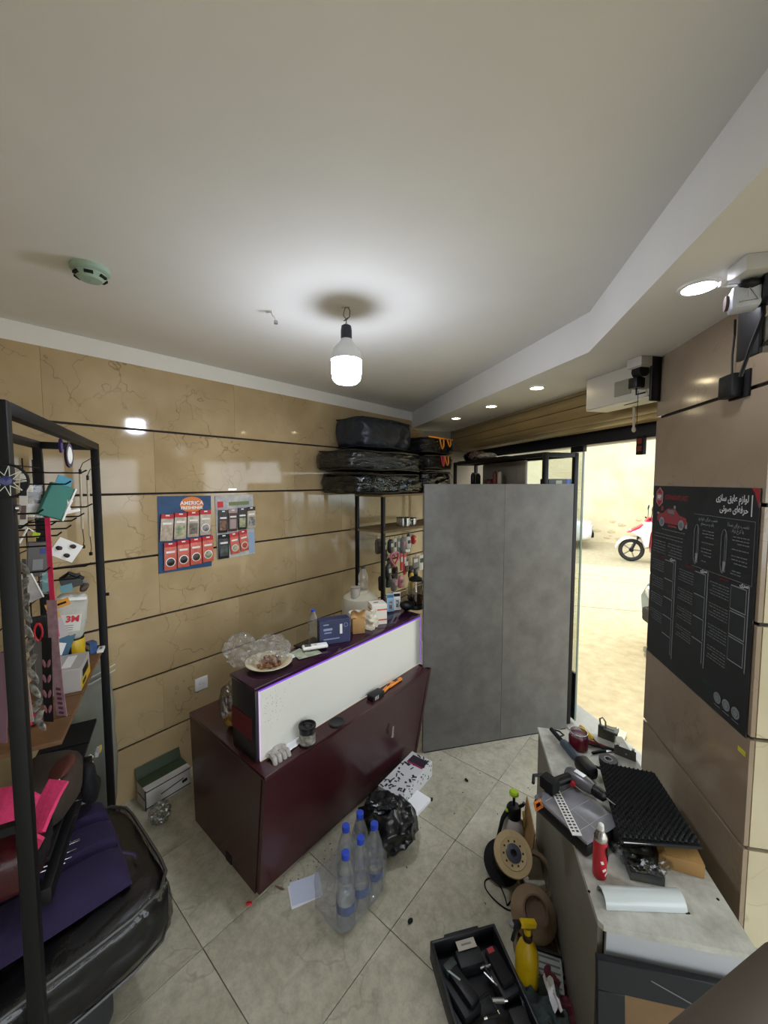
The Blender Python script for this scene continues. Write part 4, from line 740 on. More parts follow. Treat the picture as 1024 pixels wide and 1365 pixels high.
t = hungbox('blue_pack', 'blue and white blister pack beside the yellow tin', 'blister pack', 86, 858, 1.58, (.05, .012, .09), mat('slate_blue_pack', '#3b6178', .35, var=.2, vscale=20), 0, 20); MB().box((-.01, -.007, -.02), (.03, .001, .05)).build('white_print', M_wht, t)
# straps and lanyards
def strapthing(label, pts, w_, m, extra=None, name='lanyard', tw=0):
    P = [aty(*p) for p in pts]; base = P[-1].copy(); t = thing(name, label, 'lanyard', base, 0, 'lanyards hanging on the left rack')
    ribbon([p-base for p in P], w_, tw_=tw).build('strap', m, t)
    if extra: extra(t, [p-base for p in P])
    return t
M_hot = mat('hot_pink_strap', '#d8285a', .5, var=.15, vscale=30); M_mauve = mat('mauve_strap', '#8f6a74', .7, col2='#a98a90', vscale=40)
def ex1(t, P):
    for k in range(7): MB().box(P[-1]+(P[-3]-P[-1])*(k/8)+Vector((0, -.003, .012)), (.016, .001, .008), rot=(0, 10, 0)).build('lettering', mat('dark_mauve_ink', '#5a3340', .6), t)
strapthing('long hot pink lanyard hanging from the rack', [(63, 690, 1.33), (66, 740, 1.33), (69, 790, 1.32), (75, 850, 1.32), (76, 875, 1.32)], .018, M_hot)
strapthing('dusty mauve printed lanyard hanging beside the pink one', [(69, 800, 1.30), (72, 860, 1.30), (77, 910, 1.30), (82, 950, 1.30), (84, 960, 1.30)], .035, M_mauve, ex1)
strapthing('thin hot pink lanyard tail crossing the pouch', [(68, 770, 1.34), (72, 800, 1.34), (77, 830, 1.34), (79, 848, 1.34)], .012, M_hot, tw=1)
strapthing('long dark red lanyard hanging next to the near post', [(20, 700, 1.12), (24, 780, 1.12), (28, 860, 1.12), (30, 905, 1.12)], .010, mat('wine_strap', '#6d2433', .6))
strapthing('pale rose lanyard with lettering hanging next to the near post', [(23, 740, 1.10), (27, 800, 1.10), (30, 870, 1.10), (36, 920, 1.10), (42, 962, 1.10)], .014, mat('rose_strap', '#8d7472', .7, col2='#b09a94', vscale=50))
def ex2(t, P):
    for k in range(len(P)-1):
        for q in range(2):
            c = P[k]+(P[k+1]-P[k])*(q*.5+.25); MB().at(c+Vector((0, -.004, 0)), (0, 35 if (k+q) % 2 else -35, 0)).blob((.022, .010, .058), 2, .35, 3, k+q).build('braid_knot', mat('braid_grey', '#9a968c', .6, col2='#34322f', vscale=70), t)
strapthing('grey and black braided lanyard in the middle of the rack', [(32, 745, 1.18), (34, 790, 1.18), (37, 830, 1.18), (42, 870, 1.18), (47, 910, 1.18), (52, 950, 1.18), (56, 968, 1.18)], .012, mat('braid_core', '#55524c', .7), ex2)
def ex3(t, P):
    for k in range(4):
        for s_ in (-1, 1): MB().at(P[0]+(P[-1]-P[0])*(.3+.18*k)+Vector((s_*.008, -.003, 0)), (0, s_*15, 0)).blob((.011, .003, .03), 2, .1, 2, k).build('petal_print', mat('dusty_rose_print', '#8d5a64', .6), t)
strapthing('black lanyard with dusty rose petals hanging in the rack', [(62, 850, 1.26), (63, 890, 1.26), (64, 930, 1.26), (65, 962, 1.26)], .032, M_blk2, ex3)
strapthing('grey plain lanyard behind the braided one', [(50, 855, 1.30), (52, 900, 1.30), (54, 940, 1.30)], .030, mat('grey_strap', '#6b6664', .7))
strapthing('pale pink lanyard at the far left edge', [(2, 870, .98), (5, 920, .98), (4, 990, .98)], .02, mat('pale_mauve_strap', '#7a5a66', .7))
# shelf goods (rack shelf top)
SZ = 1.0425
t = thing('spray_tin', 'yellow tin with black cap on the rack shelf', 'can', K(.14, -.085, SZ), RROT+R(40)); MB().lathe([(.033, 0), (.036, .004), (.036, .105), (.034, .108)], 28).build('body', mat('yellow_tin', '#c9a514', .35), t); MB().lathe([(.035, .108), (.035, .15), (.030, .160), (.001, .162)], 28).build('cap', M_blk, t)
for k, a in enumerate((200, 250, 300)): MB().at((0, 0, 0), (0, 0, a)).box((.0362, 0, .05), (.001, .014, .08)).build('print', [M_blk2, mat('orange_print', '#c65a1a', .5), M_blk2][k], t)
t = thing('carton', 'small blue carton at the shelf corner beside the post', 'box', K(.055, -.04, SZ), RROT+R(30)); MB().box((0, 0, .026), (.045, .03, .052)).build('body', mat('mid_blue_carton', '#2f4f7d', .45, var=.2, vscale=30), t); MB().box((0, -.0155, .03), (.03, .001, .02)).build('print', M_wht, t)
t = thing('label_slip', 'white slip lying at the shelf corner', 'slip', K(.05, -.005, SZ), RROT); MB().box((0, 0, .006), (.06, .025, .012), bev=.001).build('body', M_wht, t); MB().box((0, 0, .0125), (.03, .01, .0006)).build('print', M_grey, t)
t = thing('carton', 'white and yellow product carton lying on the rack shelf', 'box', K(.37, -.06, SZ), RROT+R(0)); MB().box((0, 0, .045), (.17, .10, .09), bev=.001, seg=1).build('body', mat('grey_white_carton', '#a9a49f', .5), t); MB().box((.0, .0505, .022), (.168, .001, .038)).build('yellow_band', mat('yellow_band', '#c5a41d', .5), t); MB().box((0, .0508, .055), (.10, .001, .03)).build('photo_print', M_blk2, t); MB().box((-.0853, 0, .045), (.001, .09, .08)).build('end_print', M_blk2, t); MB().box((0, 0, .0905), (.12, .03, .001)).build('lettering', M_wht, t); MB().box((.03, .051, .02), (.06, .001, .015)).build('lettering', M_blk2, t)
pa_, pb_ = aty(40, 986, 1.22), aty(76, 974, 1.28); t = thing('paper_roll', 'short white cardboard tube on the near end of the rack shelf', 'roll', (pa_+pb_)/2, 0); dd = (pb_-pa_)/2; MB().tube([-dd, -dd*.96, dd*.96, dd], [.021, .0245, .0245, .021], 24).build('tube', mat('cream_tube', '#b5aea2', .6), t); MB().tube([dd*.1+Vector((0, -.0235, .008)), dd*.5+Vector((0, -.0235, .008))], .003, 6).build('print', M_grey, t)
t = thing('tissue_box', 'bright pink packet lying on the rack shelf', 'packet', K(.62, -.13, SZ), RROT); MB().at((0, 0, .014)).puffy((.10, .07, .028), 5, 4, .004, 20, 2).build('body', mat('magenta_pack', '#a81f48', .4), t); MB().box((0, 0, .029), (.05, .02, .001)).build('print', mat('red_tab', '#c8203a', .5), t)
# under the shelf
t = thing('folded_cover', 'large grey green folded car cover leaning on the wall behind the rack', 'cover', W(.50, .11, 0), WROT); MB().at((0, 0, .45), (-3, 2, 0)).puffy((.21, .13, .90), 9, 4, .022, 6, 8).build('body', mat('grey_green_cloth', '#77786c', .85, var=.15, vscale=6, bump=.3, bscale=25), t)
for z in (.83, .86): MB().tube([(-.10, -.06, z), (.0, -.078, z+.01), (.11, -.05, z+.03)], .003, 6).build('cord', mat('white_cord', '#b9b9b4', .7), t)
MB().at((-.09, -.06, .80)).blob((.09, .05, .10), 2, .4, 3, 3).build('black_knot', M_blk2, t)
t = thing('paper_roll', 'thick white paper roll standing behind the purple cushion', 'roll', aty(114, 1062, 1.72)+Vector((0, 0, -.12)), facing(aty(114, 1040, 1.72))); MB().at((0, 0, 0), (0, -14, 0)).lathe([(.05, 0), (.052, .004), (.052, .34), (.048, .345)], 28).build('roll', mat('warm_white_paper', '#b3aca0', .8), t); MB().at((.015, -.05, .24), (0, -14, 0)).box((0, 0, 0), (.012, .006, .09)).build('ink_mark', mat('brown_ink', '#4a382c', .7), t); MB().at((.0, -.045, .31), (0, -35, 0)).box((0, 0, 0), (.075, .006, .02)).build('tape', M_wht, t)
t = thing('paper_roll', 'second white paper roll leaning lower behind the cushion', 'roll', aty(90, 1066, 1.60)+Vector((0, 0, -.12)), facing(aty(90, 1040, 1.60))); MB().at((0, 0, 0), (0, 12, 0)).lathe([(.04, 0), (.042, .004), (.042, .26), (.038, .265)], 28).build('roll', MATS['warm_white_paper'], t); MB().at((.045, -.03, .26), (0, 60, 0)).box((0, 0, 0), (.02, .01, .05)).build('yellow_tag', mat('yellow_tag', '#c2a81f', .5), t)
t = thing('brown_sack', 'dark brown bag on the lower rack shelf', 'bag', K(.62, -.09, .708), RROT); MB().at((0, 0, .08)).puffy((.30, .19, .16), 7, 3, .02, 9, 4).build('body', mat('dark_brown_cloth', '#33281f', .8, var=.3, vscale=12), t); MB().at((.02, .05, .16), (20, 0, 0)).blob((.14, .08, .03), 2, .2, 3, 4).build('rust_patch', mat('rust_cloth', '#4f2015', .8), t); MB().box((.12, .06, .165), (.035, .02, .003), rot=(15, 10, 20)).build('label_tag', M_wht, t)
t = thing('strap_bundle', 'black nylon strap bundle hanging off the lower shelf', 'strap', K(.45, -.02, .66), RROT); MB().at((0, .02, 0), (0, 35, 0)).puffy((.10, .05, .22), 5, 3, .02, 12, 4).build('webbing', M_blk2, t); MB().box((.0, .05, .12), (.04, .01, .02)).build('buckle', mat('silver_buckle', '#9a9a9a', .4), t); MB().box((-.05, .05, .10), (.03, .008, .016)).build('yellow_tag', MATS['yellow_tag'], t)
t = thing('foam_strip', 'hot pink foam strip folded over the lower rack shelf', 'foam', K(.60, .03, .70), RROT)
P = [aty(*p) for p in [(79, 1040, 1.13), (67, 1062, 1.10), (55, 1090, 1.06), (46, 1112, 1.03)]]; loc = P[-1].copy(); t.location = loc; t.rotation_euler = (0, 0, 0)
ribbon([p-loc for p in P], .055, .012).build('strip', mat('hot_pink_foam', '#cf3566', .8, var=.12, vscale=60, bump=.5, bscale=90), t); MB().box((.0, -.012, -.005), (.06, .01, .04), rot=(0, 30, 0)).build('folded_end', MATS['hot_pink_foam'], t)
t = thing('foam_sheet', 'pink foam sheet at the far left frame edge', 'foam', aty(4, 1105, 1.02), 0); MB().grid(lambda a, b: ((a-.5)*.16, (b-.5)*.06, .03*math.sin(a*3)+b*.07), 10, 6, .01).build('sheet', MATS['hot_pink_foam'], t); MB().box((.0, .03, .055), (.10, .02, .02)).build('edge_binding', M_blk2, t)
for (px, py, Y) in [(72, 1077, 1.30), (66, 1098, 1.28), (70, 1132, 1.25), (72, 1134, 1.27), (65, 1147, 1.22), (58, 1156, 1.2), (48, 1165, 1.18)]:
    a = aty(px, py, Y); q = MB().cyl((0, 0, 0), RY*.075+Vector((0, 0, .004+rnd.uniform(-.004, .008))), .0022, n=6).build('steel_prong', M_chrome, rk)
    q.parent = rk; q.matrix_parent_inverse = Matrix.Identity(4); R3 = Matrix.Rotation(-RROT, 4, 'Z'); q.location = R3 @ (a-RB); q.rotation_euler = (0, 0, -RROT)
MB().box((.60, -.03, .655), (.62, .03, .05), bev=.004).build('prong_bar', M_blk, rk)
# dark packs far left low
t = thing('storage_bag', 'dark red packaged goods at the far left of the lower shelf', 'bag', K(.86, -.10, .708), RROT); MB().at((0, 0, .075)).puffy((.20, .13, .15), 6, 4, .010, 9, 9).build('body', mat('dark_red_pack', '#3d0f14', .3, var=.3, vscale=9, bump=.4), t); MB().at((0, .066, .075)).box((0, 0, 0), (.12, .006, .05)).build('label_patch', M_blk2, t)
# wrapped seat cushions on the floor, purple cushion on top
t = thing('wrapped_cushion', 'wide black seat cushion wrapped in glossy film beside the rack', 'cushion', W(.02, .86, .245), WROT); MB().at((0, 0, .105)).puffy((.98, .60, .205), 12, 7, .010, 5, 4).build('pad', mat('black_vinyl', '#121214', .42, var=.2), t); MB().at((0, 0, .104)).puffy((1.0, .615, .212), 22, 7, .011, 13, 8, True).build('plastic_film', clear('glossy_wrap', (.72, .72, .72), .03, .06, bump=.9, bscale=14), t)
for zz in (.012, .198):
    pth = []
    for k in range(40):
        a = 2*math.pi*k/40; cx, sy = math.cos(a), math.sin(a); l = (abs(cx)**7+abs(sy)**7)**(1/7); pth.append((cx/l*.488, sy/l*.298, zz))
    MB().tube(pth, .006, 6, closed=True).build('piping', mat('grey_piping', '#3a3936', .4), t)
t = thing('wrapped_cushion', 'dark lower seat cushion on the floor under the wrapped one', 'cushion', W(-.12, .84, 0.0), WROT); MB().at((0, 0, .118)).puffy((.92, .52, .225), 9, 8, .006, 6, 2).build('pad', mat('charcoal_vinyl', '#232629', .5, var=.25, vscale=10), t); MB().tube([(.45, -.255, .21), (0, -.262, .213), (-.45, -.255, .21)], .005, 6).build('piping', MATS['grey_piping'], t)
t = thing('seat_cushion', 'dark purple tufted velvet seat cushion on the wrapped cushion', 'cushion', W(.175, .80, .458), WROT+R(-4))
def cush(a, b):
    x, y = (a-.5)*2, (b-.5)*2; e = (1-x**6)*(1-y**6); f_ = 1-.55*math.exp(-((abs(y)-.33)/.06)**2)*(1 if abs(x) < .9 else .3)-.35*math.exp(-((x-.05)/.08)**2)*.6
    return (x*.25*(1-.03*y*y), y*.25*(1-.04*x*x), .012+.075*max(0, e)**.5*f_)
MB().grid(cush, 36, 36, 0).grid(lambda a, b: ((a-.5)*.48, (.5-b)*.48, .006), 8, 8).build('pad', mat('purple_velvet', '#1d0f36', .9, var=.15, vscale=9, sheen=0, bump=.2, bscale=120), t)
for (x, y) in ((.02, .085), (.02, -.085)): MB().at((x, y, .05)).lathe([(.009, 0), (.006, .006), (.001, .007)], 12, caps=False).build('tuft_button', mat('purple_button', '#23163a', .6), t)
MB().tube([(.24, -.10, .03), (.275, -.12, .012), (.28, -.14, .006)], .007, 6, flat=.4).build('tie', MATS['purple_button'], t)
# product box and film by the wall
t = thing('carton', 'long white carton with black line drawing on the floor by the wall', 'box', W(.845, .105, 0), WROT+R(2)); MB().box((0, 0, .06), (.25, .12, .118), bev=.001, seg=1).build('body', mat('white_print_carton', '#c0bdb8', .5), t)
MB().box((0, .02, .1205), (.25, .08, .003)).build('open_flap', mat('green_flap', '#33402a', .6), t); MB().at((0, -.001, 0)).box((0, .075, .15), (.25, .004, .06), rot=(-20, 0, 0)).build('lid_flap', MATS['green_flap'], t)
for (z) in (.012, .108): MB().box((0, -.0605, z), (.25, .001, .006)).build('edge_print', M_blk2, t)
MB().at((.02, -.0608, .06), (0, -8, 0)).box((0, 0, 0), (.13, .001, .006)).build('drawing_print', M_blk2, t); MB().at((.09, -.0608, .05), (0, -8, 0)).box((0, 0, 0), (.03, .001, .018)).build('drawing_print', M_blk2, t); MB().box((-.1255, 0, .06), (.001, .10, .006)).build('edge_print', M_blk2, t); MB().box((-.1245, -.0605, .06), (.006, .002, .118)).build('edge_print', M_blk2, t)
solo(bagfilm((.10, .10, .10), 31, .3), 'plastic_bag', clear('dusty_film', (.75, .75, .72), .14, .3, bump=1, bscale=30), 'crumpled clear plastic on the floor in front of the white carton', 'bag', W(.75, .30, .052))
# ================================================================== FLOOR GOODS
# water pack
WB = [(457, 1094), (478, 1096), (451, 1112), (473, 1115), (465, 1135)]; bpos = [W(u, v, 0) for (u, v) in ((1.24, 1.335), (1.24, 1.425), (1.15, 1.335), (1.15, 1.425), (1.06, 1.425))]
WL = ['far end of the pack near the counter', 'far end of the pack near the black bag', 'middle of the pack, counter side', 'middle of the pack, black bag side', 'near end of the pack, standing foremost']
M_lab = mat('blue_label', '#14264f', .4, col2='#3b5688', vscale=40)
for p, l in zip(bpos, WL):
    t = thing('water_bottle', f'clear water bottle at the {l}', 'bottle', p, rnd.uniform(0, 6), 'bottles of the shrink wrapped water pack'); bottle(t, .315, .041, None, (.24, .36, M_lab), .42 if 'foremost' in l else .3)
sp = MB().at(W(1.14, 1.38, .10), (0, 0, math.degrees(WROT))); sp.puffy((.30, .195, .19), 12, 7, .008, 10, 6, True)
solo(sp, 'shrink_wrap', clear('pack_film', (.99, .99, 1), .03, .1, bump=.8, bscale=25, haze=.05), 'clear shrink wrap around the pack of water bottles', 'wrap')
# trash bag
t = thing('trash_bag', 'black plastic bag slumped on the floor by the counter', 'bag', onz(516, 1138, 0), 0); MB().at((0, .06, .105)).blob((.30, .27, .23), 5, .20, 1.25, 6, True).build('body', mat('bin_bag', '#0d0e10', .24, bump=.25, bscale=9), t); MB().at((-.02, .06, .21)).blob((.16, .12, .06), 4, .4, 1.6, 3, True).build('gathered_neck', MATS['bin_bag'], t); MB().at((-.05, -.055, .06)).box((0, 0, 0), (.05, .008, .02), bev=.003).build('handle_slot', mat('bag_grey', '#56565a', .4), t)
# floral carton
t = thing('carton', 'white carton with black floral pattern lying against the counter', 'box', W(1.80, 1.185, 0), WROT+R(3)); MB().box((0, 0, .05), (.36, .15, .098), bev=.001, seg=1).build('body', mat('floral_carton', '#cfcfcf', .5), t)
fp = MB(); 
for k in range(90):
    x, y = rnd.uniform(-.17, .17), rnd.uniform(-.07, .07); fp.at((x, y, .0995), (0, 0, rnd.uniform(0, 180))); fp.box((0, 0, 0), (rnd.uniform(.012, .032), rnd.uniform(.006, .013), .0006)) if k < 60 else fp.at((x*1.02, -.0755, .05+y*.6), (0, rnd.uniform(0, 180), 0)).box((0, 0, 0), (.014, .0006, .006))
fp.build('floral_print', mat('black_ink', '#26262a', .6), t)['kind'] = 'stuff'; MB().box((.12, -.005, .0997), (.07, .11, .001)).build('dark_panel', mat('plum_panel', '#2b1f2b', .5), t); MB().box((.085, -.005, .1003), (.012, .11, .001)).build('magenta_stripe', mat('magenta_stripe', '#8d1f4a', .5), t)
solo(MB().box((0, 0, .012), (.22, .10, .022), bev=.002), 'booklet', M_paper, 'white booklet sticking out under the floral carton', 'booklet', W(1.70, 1.305, 0), WROT)
# folded paper
t = thing('paper_sheet', 'folded white paper sheet on the floor in front of the counter', 'paper', onz(408, 1186, 0), R(20)); MB().grid(lambda a, b: ((a-.5)*.135, (b-.5)*.105, .004+.010*max(0, a-.75)*4*b), 8, 6, .001).build('upper_leaf', mat('bluish_paper', '#c9d0e2', .8), t); MB().box((-.01, -.006, .0015), (.13, .105, .0015), rot=(0, 0, 4)).build('lower_leaf', M_paper, t)
for k, (px, py, lb, m) in enumerate([(332, 1206, 'small red scrap on the floor near the counter foot', M_red), (547, 1229, 'dark round pellet on the floor tiles', M_blk2), (575, 1067, 'small black scrap on the floor in front of the grey board', M_blk2), (622, 1041, 'curled black scrap along the tile joint', M_blk2), (373, 1185, 'thin brown stick on the floor beside the folded paper', mat('stick_brown', '#5a4632', .8))]):
    d = (.05, .008, .006) if k == 4 else (.026, .018, .012); solo(MB().at((0, 0, .006)).blob(d, 2, .5, 3, k), 'floor_scrap', m, lb, 'scrap', onz(px, py, 0), R(k*40), 'scraps on the floor')
dst = MB()
for k in range(70):
    u, v = (rnd.uniform(1.0, 2.1), 1.10+abs(rnd.gauss(0, .05))) if k < 50 else (rnd.uniform(1.4, 2.3), rnd.uniform(1.15, 2.0)); dst.at(W(u, v, .002), (0, 0, rnd.uniform(0, 180))); dst.box((0, 0, 0), (rnd.uniform(.003, .010), rnd.uniform(.002, .004), .002))
tag(dst.build('floor_debris', mat('debris', '#4a4335', .9)), 'scattered dark crumbs and dirt on the floor tiles', 'debris', kind='stuff')
# pump sprayer
t = thing('pump_sprayer', 'translucent white pump sprayer with black head and lime knob', 'sprayer', onz(684, 1122, 0), R(-15)); MB().lathe([(.05, 0), (.056, .008), (.058, .06), (.054, .10), (.036, .135), (.03, .14)], 28).build('tank', mat('milky_tank', '#b9b3b0', .35), t)
MB().lathe([(.034, .138), (.036, .15), (.036, .185), (.028, .198), (.022, .2)], 24).build('collar', M_blk, t); MB().tube([(.02, 0, .19), (.045, 0, .21), (.05, 0, .222)], .008, 8).build('nozzle', M_blk, t); MB().cyl((0, 0, .2), (0, 0, .255), .007, n=10).build('pump_rod', M_blk, t); MB().lathe([(.012, .25), (.024, .258), (.024, .268), (.018, .275), (.001, .276)], 20).build('knob', mat('lime_knob', '#a9c81f', .4), t)
MB().tube([(-.03, -.01, .175), (-.055, -.03, .14), (-.075, -.05, .06)], [.014, .012, .010], 8, flat=.5).build('lever', M_blk, t); MB().at((-.034, -.018, .178)).blob((.02, .02, .016), 2, 0, 1, 0).build('lock_button', MATS['lime_knob'], t)
# cable spool
t = thing('cable_spool', 'wooden cable spool with cream flange standing on the floor', 'spool', Vector((.558, 1.735, .052)), 0, rot=(R(36), R(4), 0)); M_fl = mat('cream_fibreboard', '#b09a72', .7, var=.12)
fm = MB().at((0, 0, .19)); fm.lathe([(.028, .0), (.082, .0), (.084, .004), (.084, .010), (.082, .014), (.06, .014), (.058, .017), (.054, .014), (.028, .014)], 36, caps=False); fm.build('top_flange', M_fl, t)
MB().at((0, 0, .19)).lathe([(.028, -.004), (.034, .018), (.026, .022), (.014, .022), (.013, .0)], 24, caps=False).build('hub', mat('hub_grey', '#3d3f48', .4), t)
for k in range(10): a = k*.628; MB().at((0, 0, .19)).box((.043*math.cos(a), .043*math.sin(a), .0145), (.007, .007, .001)).build('print_mark', M_blk2, t)
MB().tube([(0, 0, .01), (.0, 0, .1), (0, 0, .19)], .046, 24).build('wound_cable', mat('dark_cable', '#26201f', .5, var=.3, vscale=60), t); MB().lathe([(.03, 0), (.084, 0), (.086, .004), (.086, .01), (.03, .012)], 36).build('bottom_flange', M_blk2, t)
lc = thing('loose_cable', 'thin black cable looped on the floor beside the spool', 'cable', (0, 0, 0)); lc.location = onz(660, 1196, 0)
MB().tube(cr([onz(*p, .004)-lc.location for p in [(692, 1212), (678, 1213), (660, 1200), (648, 1185), (647, 1174), (656, 1171), (666, 1180), (673, 1195), (676, 1207)]]), .003, 6).build('loop', M_blk, lc); MB().tube(cr([onz(*p, .005)-lc.location for p in [(676, 1207), (682, 1200), (690, 1190)]]), .003, 6).build('tail', M_blk, lc)
# cardboard pieces behind the sprayer
t = thing('cardboard_sheet', 'torn brown cardboard sheet leaning on the work table side', 'cardboard', TP(.775, -.035, 0), PROT); MB().at((0, .012, .20), (6, 0, 0)).prism([(-.10, -.003), (.12, -.003), (.12, .003), (-.10, .003)], -.19, .03).build('sheet', M_card, t)
for k, (x, z) in enumerate(((.04, .19), (.07, .12), (.03, .05))): MB().at((x, .040-.006*k, z), (90, 0, 0)).lathe([(.02, 0), (.02, .006), (.012, .008), (.010, .002)], 16, caps=False).build('cut_ring', mat('ochre_card', '#a08033', .8), t)
# brown speaker rings
M_ring = mat('brown_fibre', '#7d6850', .8, var=.15, vscale=14)
def ringthing(label, P, rot, prof, inner=None):
    t = thing('speaker_ring', label, 'speaker ring', P, 0, 'brown speaker rings by the table', rot=rot); MB().lathe(prof, 40, caps=False).build('ring', M_ring, t)
    if inner: MB().lathe(inner, 32, caps=False).build('collar', mat('brown_fibre_dark', '#5b4837', .8, var=.1), t)
    return t
ringthing('brown open speaker ring standing upright behind the others', onz(713, 1166, .12), (R(42), R(10), R(4)), [(.068, -.010), (.084, -.010), (.084, .010), (.068, .010), (.068, -.010)], [(.0675, -.006), (.064, -.006), (.064, .006), (.0675, .006)])
ringthing('brown speaker pod with raised round collar leaning on the table', Vector((.606, 1.47, .105)), (R(32), R(-10), R(10)), [(.060, .0), (.088, -.008), (.090, 0), (.085, .010), (.062, .030), (.045, .045), (.040, .045), (.055, .02), (.060, 0)], [(.045, .035), (.05, .055), (.044, .058), (.038, .04), (.001, .036)])
ringthing('brown speaker disc lying lowest on the floor by the table', Vector((.600, 1.415, .018)), (R(4), R(2), 0), [(.001, .006), (.06, .006), (.065, .014), (.085, .014), (.09, .006), (.09, -.008), (.001, -.010)], [(.070, .015), (.074, .020), (.078, .015)])
# yellow trigger sprayer
t = thing('spray_bottle', 'yellow trigger spray bottle with black nozzle on the floor', 'spray bottle', Vector((.522, 1.315, 0)), R(10)); M_yel = mat('yellow_bottle', '#c9a80e', .35, var=.08, vscale=12)
MB().lathe([(.034, 0), (.040, .006), (.041, .08), (.0405, .085), (.0405, .088), (.041, .092), (.040, .13), (.03, .165), (.016, .185), (.014, .195)], 28).build('tank', M_yel, t); MB().lathe([(.017, .19), (.018, .194), (.018, .208), (.014, .212)], 20).build('collar', mat('brown_black', '#2a1712', .4), t)
MB().tube([(0, 0, .21), (0, 0, .235)], .013, 12).build('stem', M_yel, t); MB().box((.0, 0, .25), (.062, .022, .02), rot=(0, 14, 0), bev=.004).build('head', M_yel, t); MB().box((-.045, 0, .255), (.03, .02, .022), rot=(0, 14, 0), bev=.004).build('nozzle', M_blk, t); MB().lathe([(.007, 0), (.009, .014)], 12, (-.064, 0, .252)).build('nozzle_tip', M_grey, t); MB().tube([(-.038, 0, .245), (-.052, 0, .222), (-.06, 0, .198)], [.008, .007, .006], 8).build('trigger', M_blk, t)
# open tool case
cs = thing('tool_case', 'open black plastic drill case on the floor', 'tool case', Vector((.345, 1.285, 0)), R(13)); M_cs = mat('case_black', '#1a1b1e', .5, var=.1); cw, cl, chh = .275, .36, .075
MB().box((0, -.03, .006), (cw, cl, .012), bev=.003).build('floor', M_cs, cs)
for (c_, d_) in (((0, cl/2-.036, chh/2), (cw, .012, chh)), ((0, -cl/2-.024, chh/2), (cw, .012, chh)), ((cw/2-.006, -.03, chh/2), (.012, cl, chh)), ((-cw/2+.006, -.03, chh/2), (.012, cl, chh))): MB().box(c_, d_, bev=.005).build('side_wall', M_cs, cs)
MB().box((0, cl/2-.022, .05), (.15, .022, .026), bev=.008).build('carry_handle', M_cs, cs)
for (c_, d_, r_) in (((-.075, .0, .03), (.075, .13, .045), 18), ((.085, .02, .03), (.07, .15, .05), 8), ((0, .085, .03), (.10, .06, .05), 0), ((-.05, -.15, .03), (.14, .06, .05), 0), ((.09, -.13, .03), (.06, .10, .045), 0)): MB().box(c_, d_, rot=(0, 0, r_), bev=.008).build('moulded_tray', mat('case_tray', '#222326', .6), cs)
t = thing('battery_pack', 'black battery with red tab in the drill case', 'battery', cs.matrix_world @ Vector((0, 0, 0)) if False else Vector((.345, 1.285, 0))+Matrix.Rotation(R(13), 3, 'Z') @ Vector((.085, .02, .056)), R(21)); MB().box((0, 0, .012), (.05, .11, .024), bev=.005).build('body', M_blk2, t); MB().box((-.004, .045, .025), (.026, .016, .004)).build('red_tab', mat('dull_red', '#9c3038', .5), t)
t = thing('cordless_screwdriver', 'black screwdriver body lying in the drill case', 'screwdriver', Vector((.345, 1.285, 0))+Matrix.Rotation(R(13), 3, 'Z') @ Vector((-.07, .0, .056)), R(35)); MB().box((0, 0, .014), (.045, .13, .028), bev=.010).build('grip', M_blk, t); MB().box((.0, .06, .016), (.05, .03, .03), bev=.006).build('motor_end', mat('teal_black', '#26302e', .5), t); MB().box((-.012, .03, .0295), (.006, .05, .001), rot=(0, 0, 20)).build('logo_print', mat('silver_print', '#9aa2a4', .4), t)
t = thing('paper_label', 'white paper label tucked under the drill case handle', 'label', Vector((.345, 1.285, 0))+Matrix.Rotation(R(13), 3, 'Z') @ Vector((0.0, .118, .058)), R(13)); MB().box((0, 0, .002), (.075, .032, .002)).build('slip', mat('aged_paper', '#b8b0a4', .8), t); MB().box((0, 0, .0035), (.04, .006, .0005)).build('print', M_grey, t)
for k in range(7):
    q = Vector((.345, 1.285, 0))+Matrix.Rotation(R(13), 3, 'Z') @ Vector((rnd.uniform(-.03, .05), rnd.uniform(-.11, .05), .062)); t = thing('drill_bit', ['bright steel socket bit lying lowest in the drill case', 'black bit holder in the drill case middle', 'steel bit near the battery', 'short bit beside the screwdriver grip', 'black chuck key in the drill case', 'steel hex bit near the case edge', 'long bit across the drill case'][k], 'drill bit', q, rnd.uniform(0, 6), 'bits in the drill case')
    MB().cyl((-.02, 0, .005), (.02, 0, .005), .005 if k != 0 else .008, n=8).build('shank', M_chrome if k in (0, 2, 5) else M_blk, t); MB().cyl((.02, 0, .005), (.032, 0, .005), .003, n=6).build('tip', M_chrome, t)
# leaflet, cloths
t = thing('vent_plate', 'pale grey slatted plate lying on the floor by the table', 'plate', TP(.30, -.075, 0)+Vector((0, 0, .035)), PROT-R(90), rot=(R(12), 0, PROT-R(96))); MB().box((0, 0, 0), (.13, .10, .02), bev=.002).build('body', mat('pale_grey_plate', '#8d908a', .6, var=.1), t)
for k in range(5): MB().box((0, -.038+k*.019, .0105), (.115, .005, .002)).build('slot_line', mat('slot_grey', '#4f524e', .7), t)
MB().box((0, .053, .004), (.135, .008, .03)).build('dark_edge', M_blk2, t); 
t = thing('rag', 'crumpled maroon rag on the floor under the table corner', 'rag', onz(765, 1345, .0), 0); MB().grid(lambda a, b: ((a-.5)*.17, (b-.5)*.17, .03+.045*noise.noise(Vector((a*3.2, b*3.2, 5)))+.02*noise.noise(Vector((a*8, b*8, 1)))), 26, 26, .004).build('cloth', mat('maroon_cloth', '#5a2229', .9, var=.15, vscale=20), t)
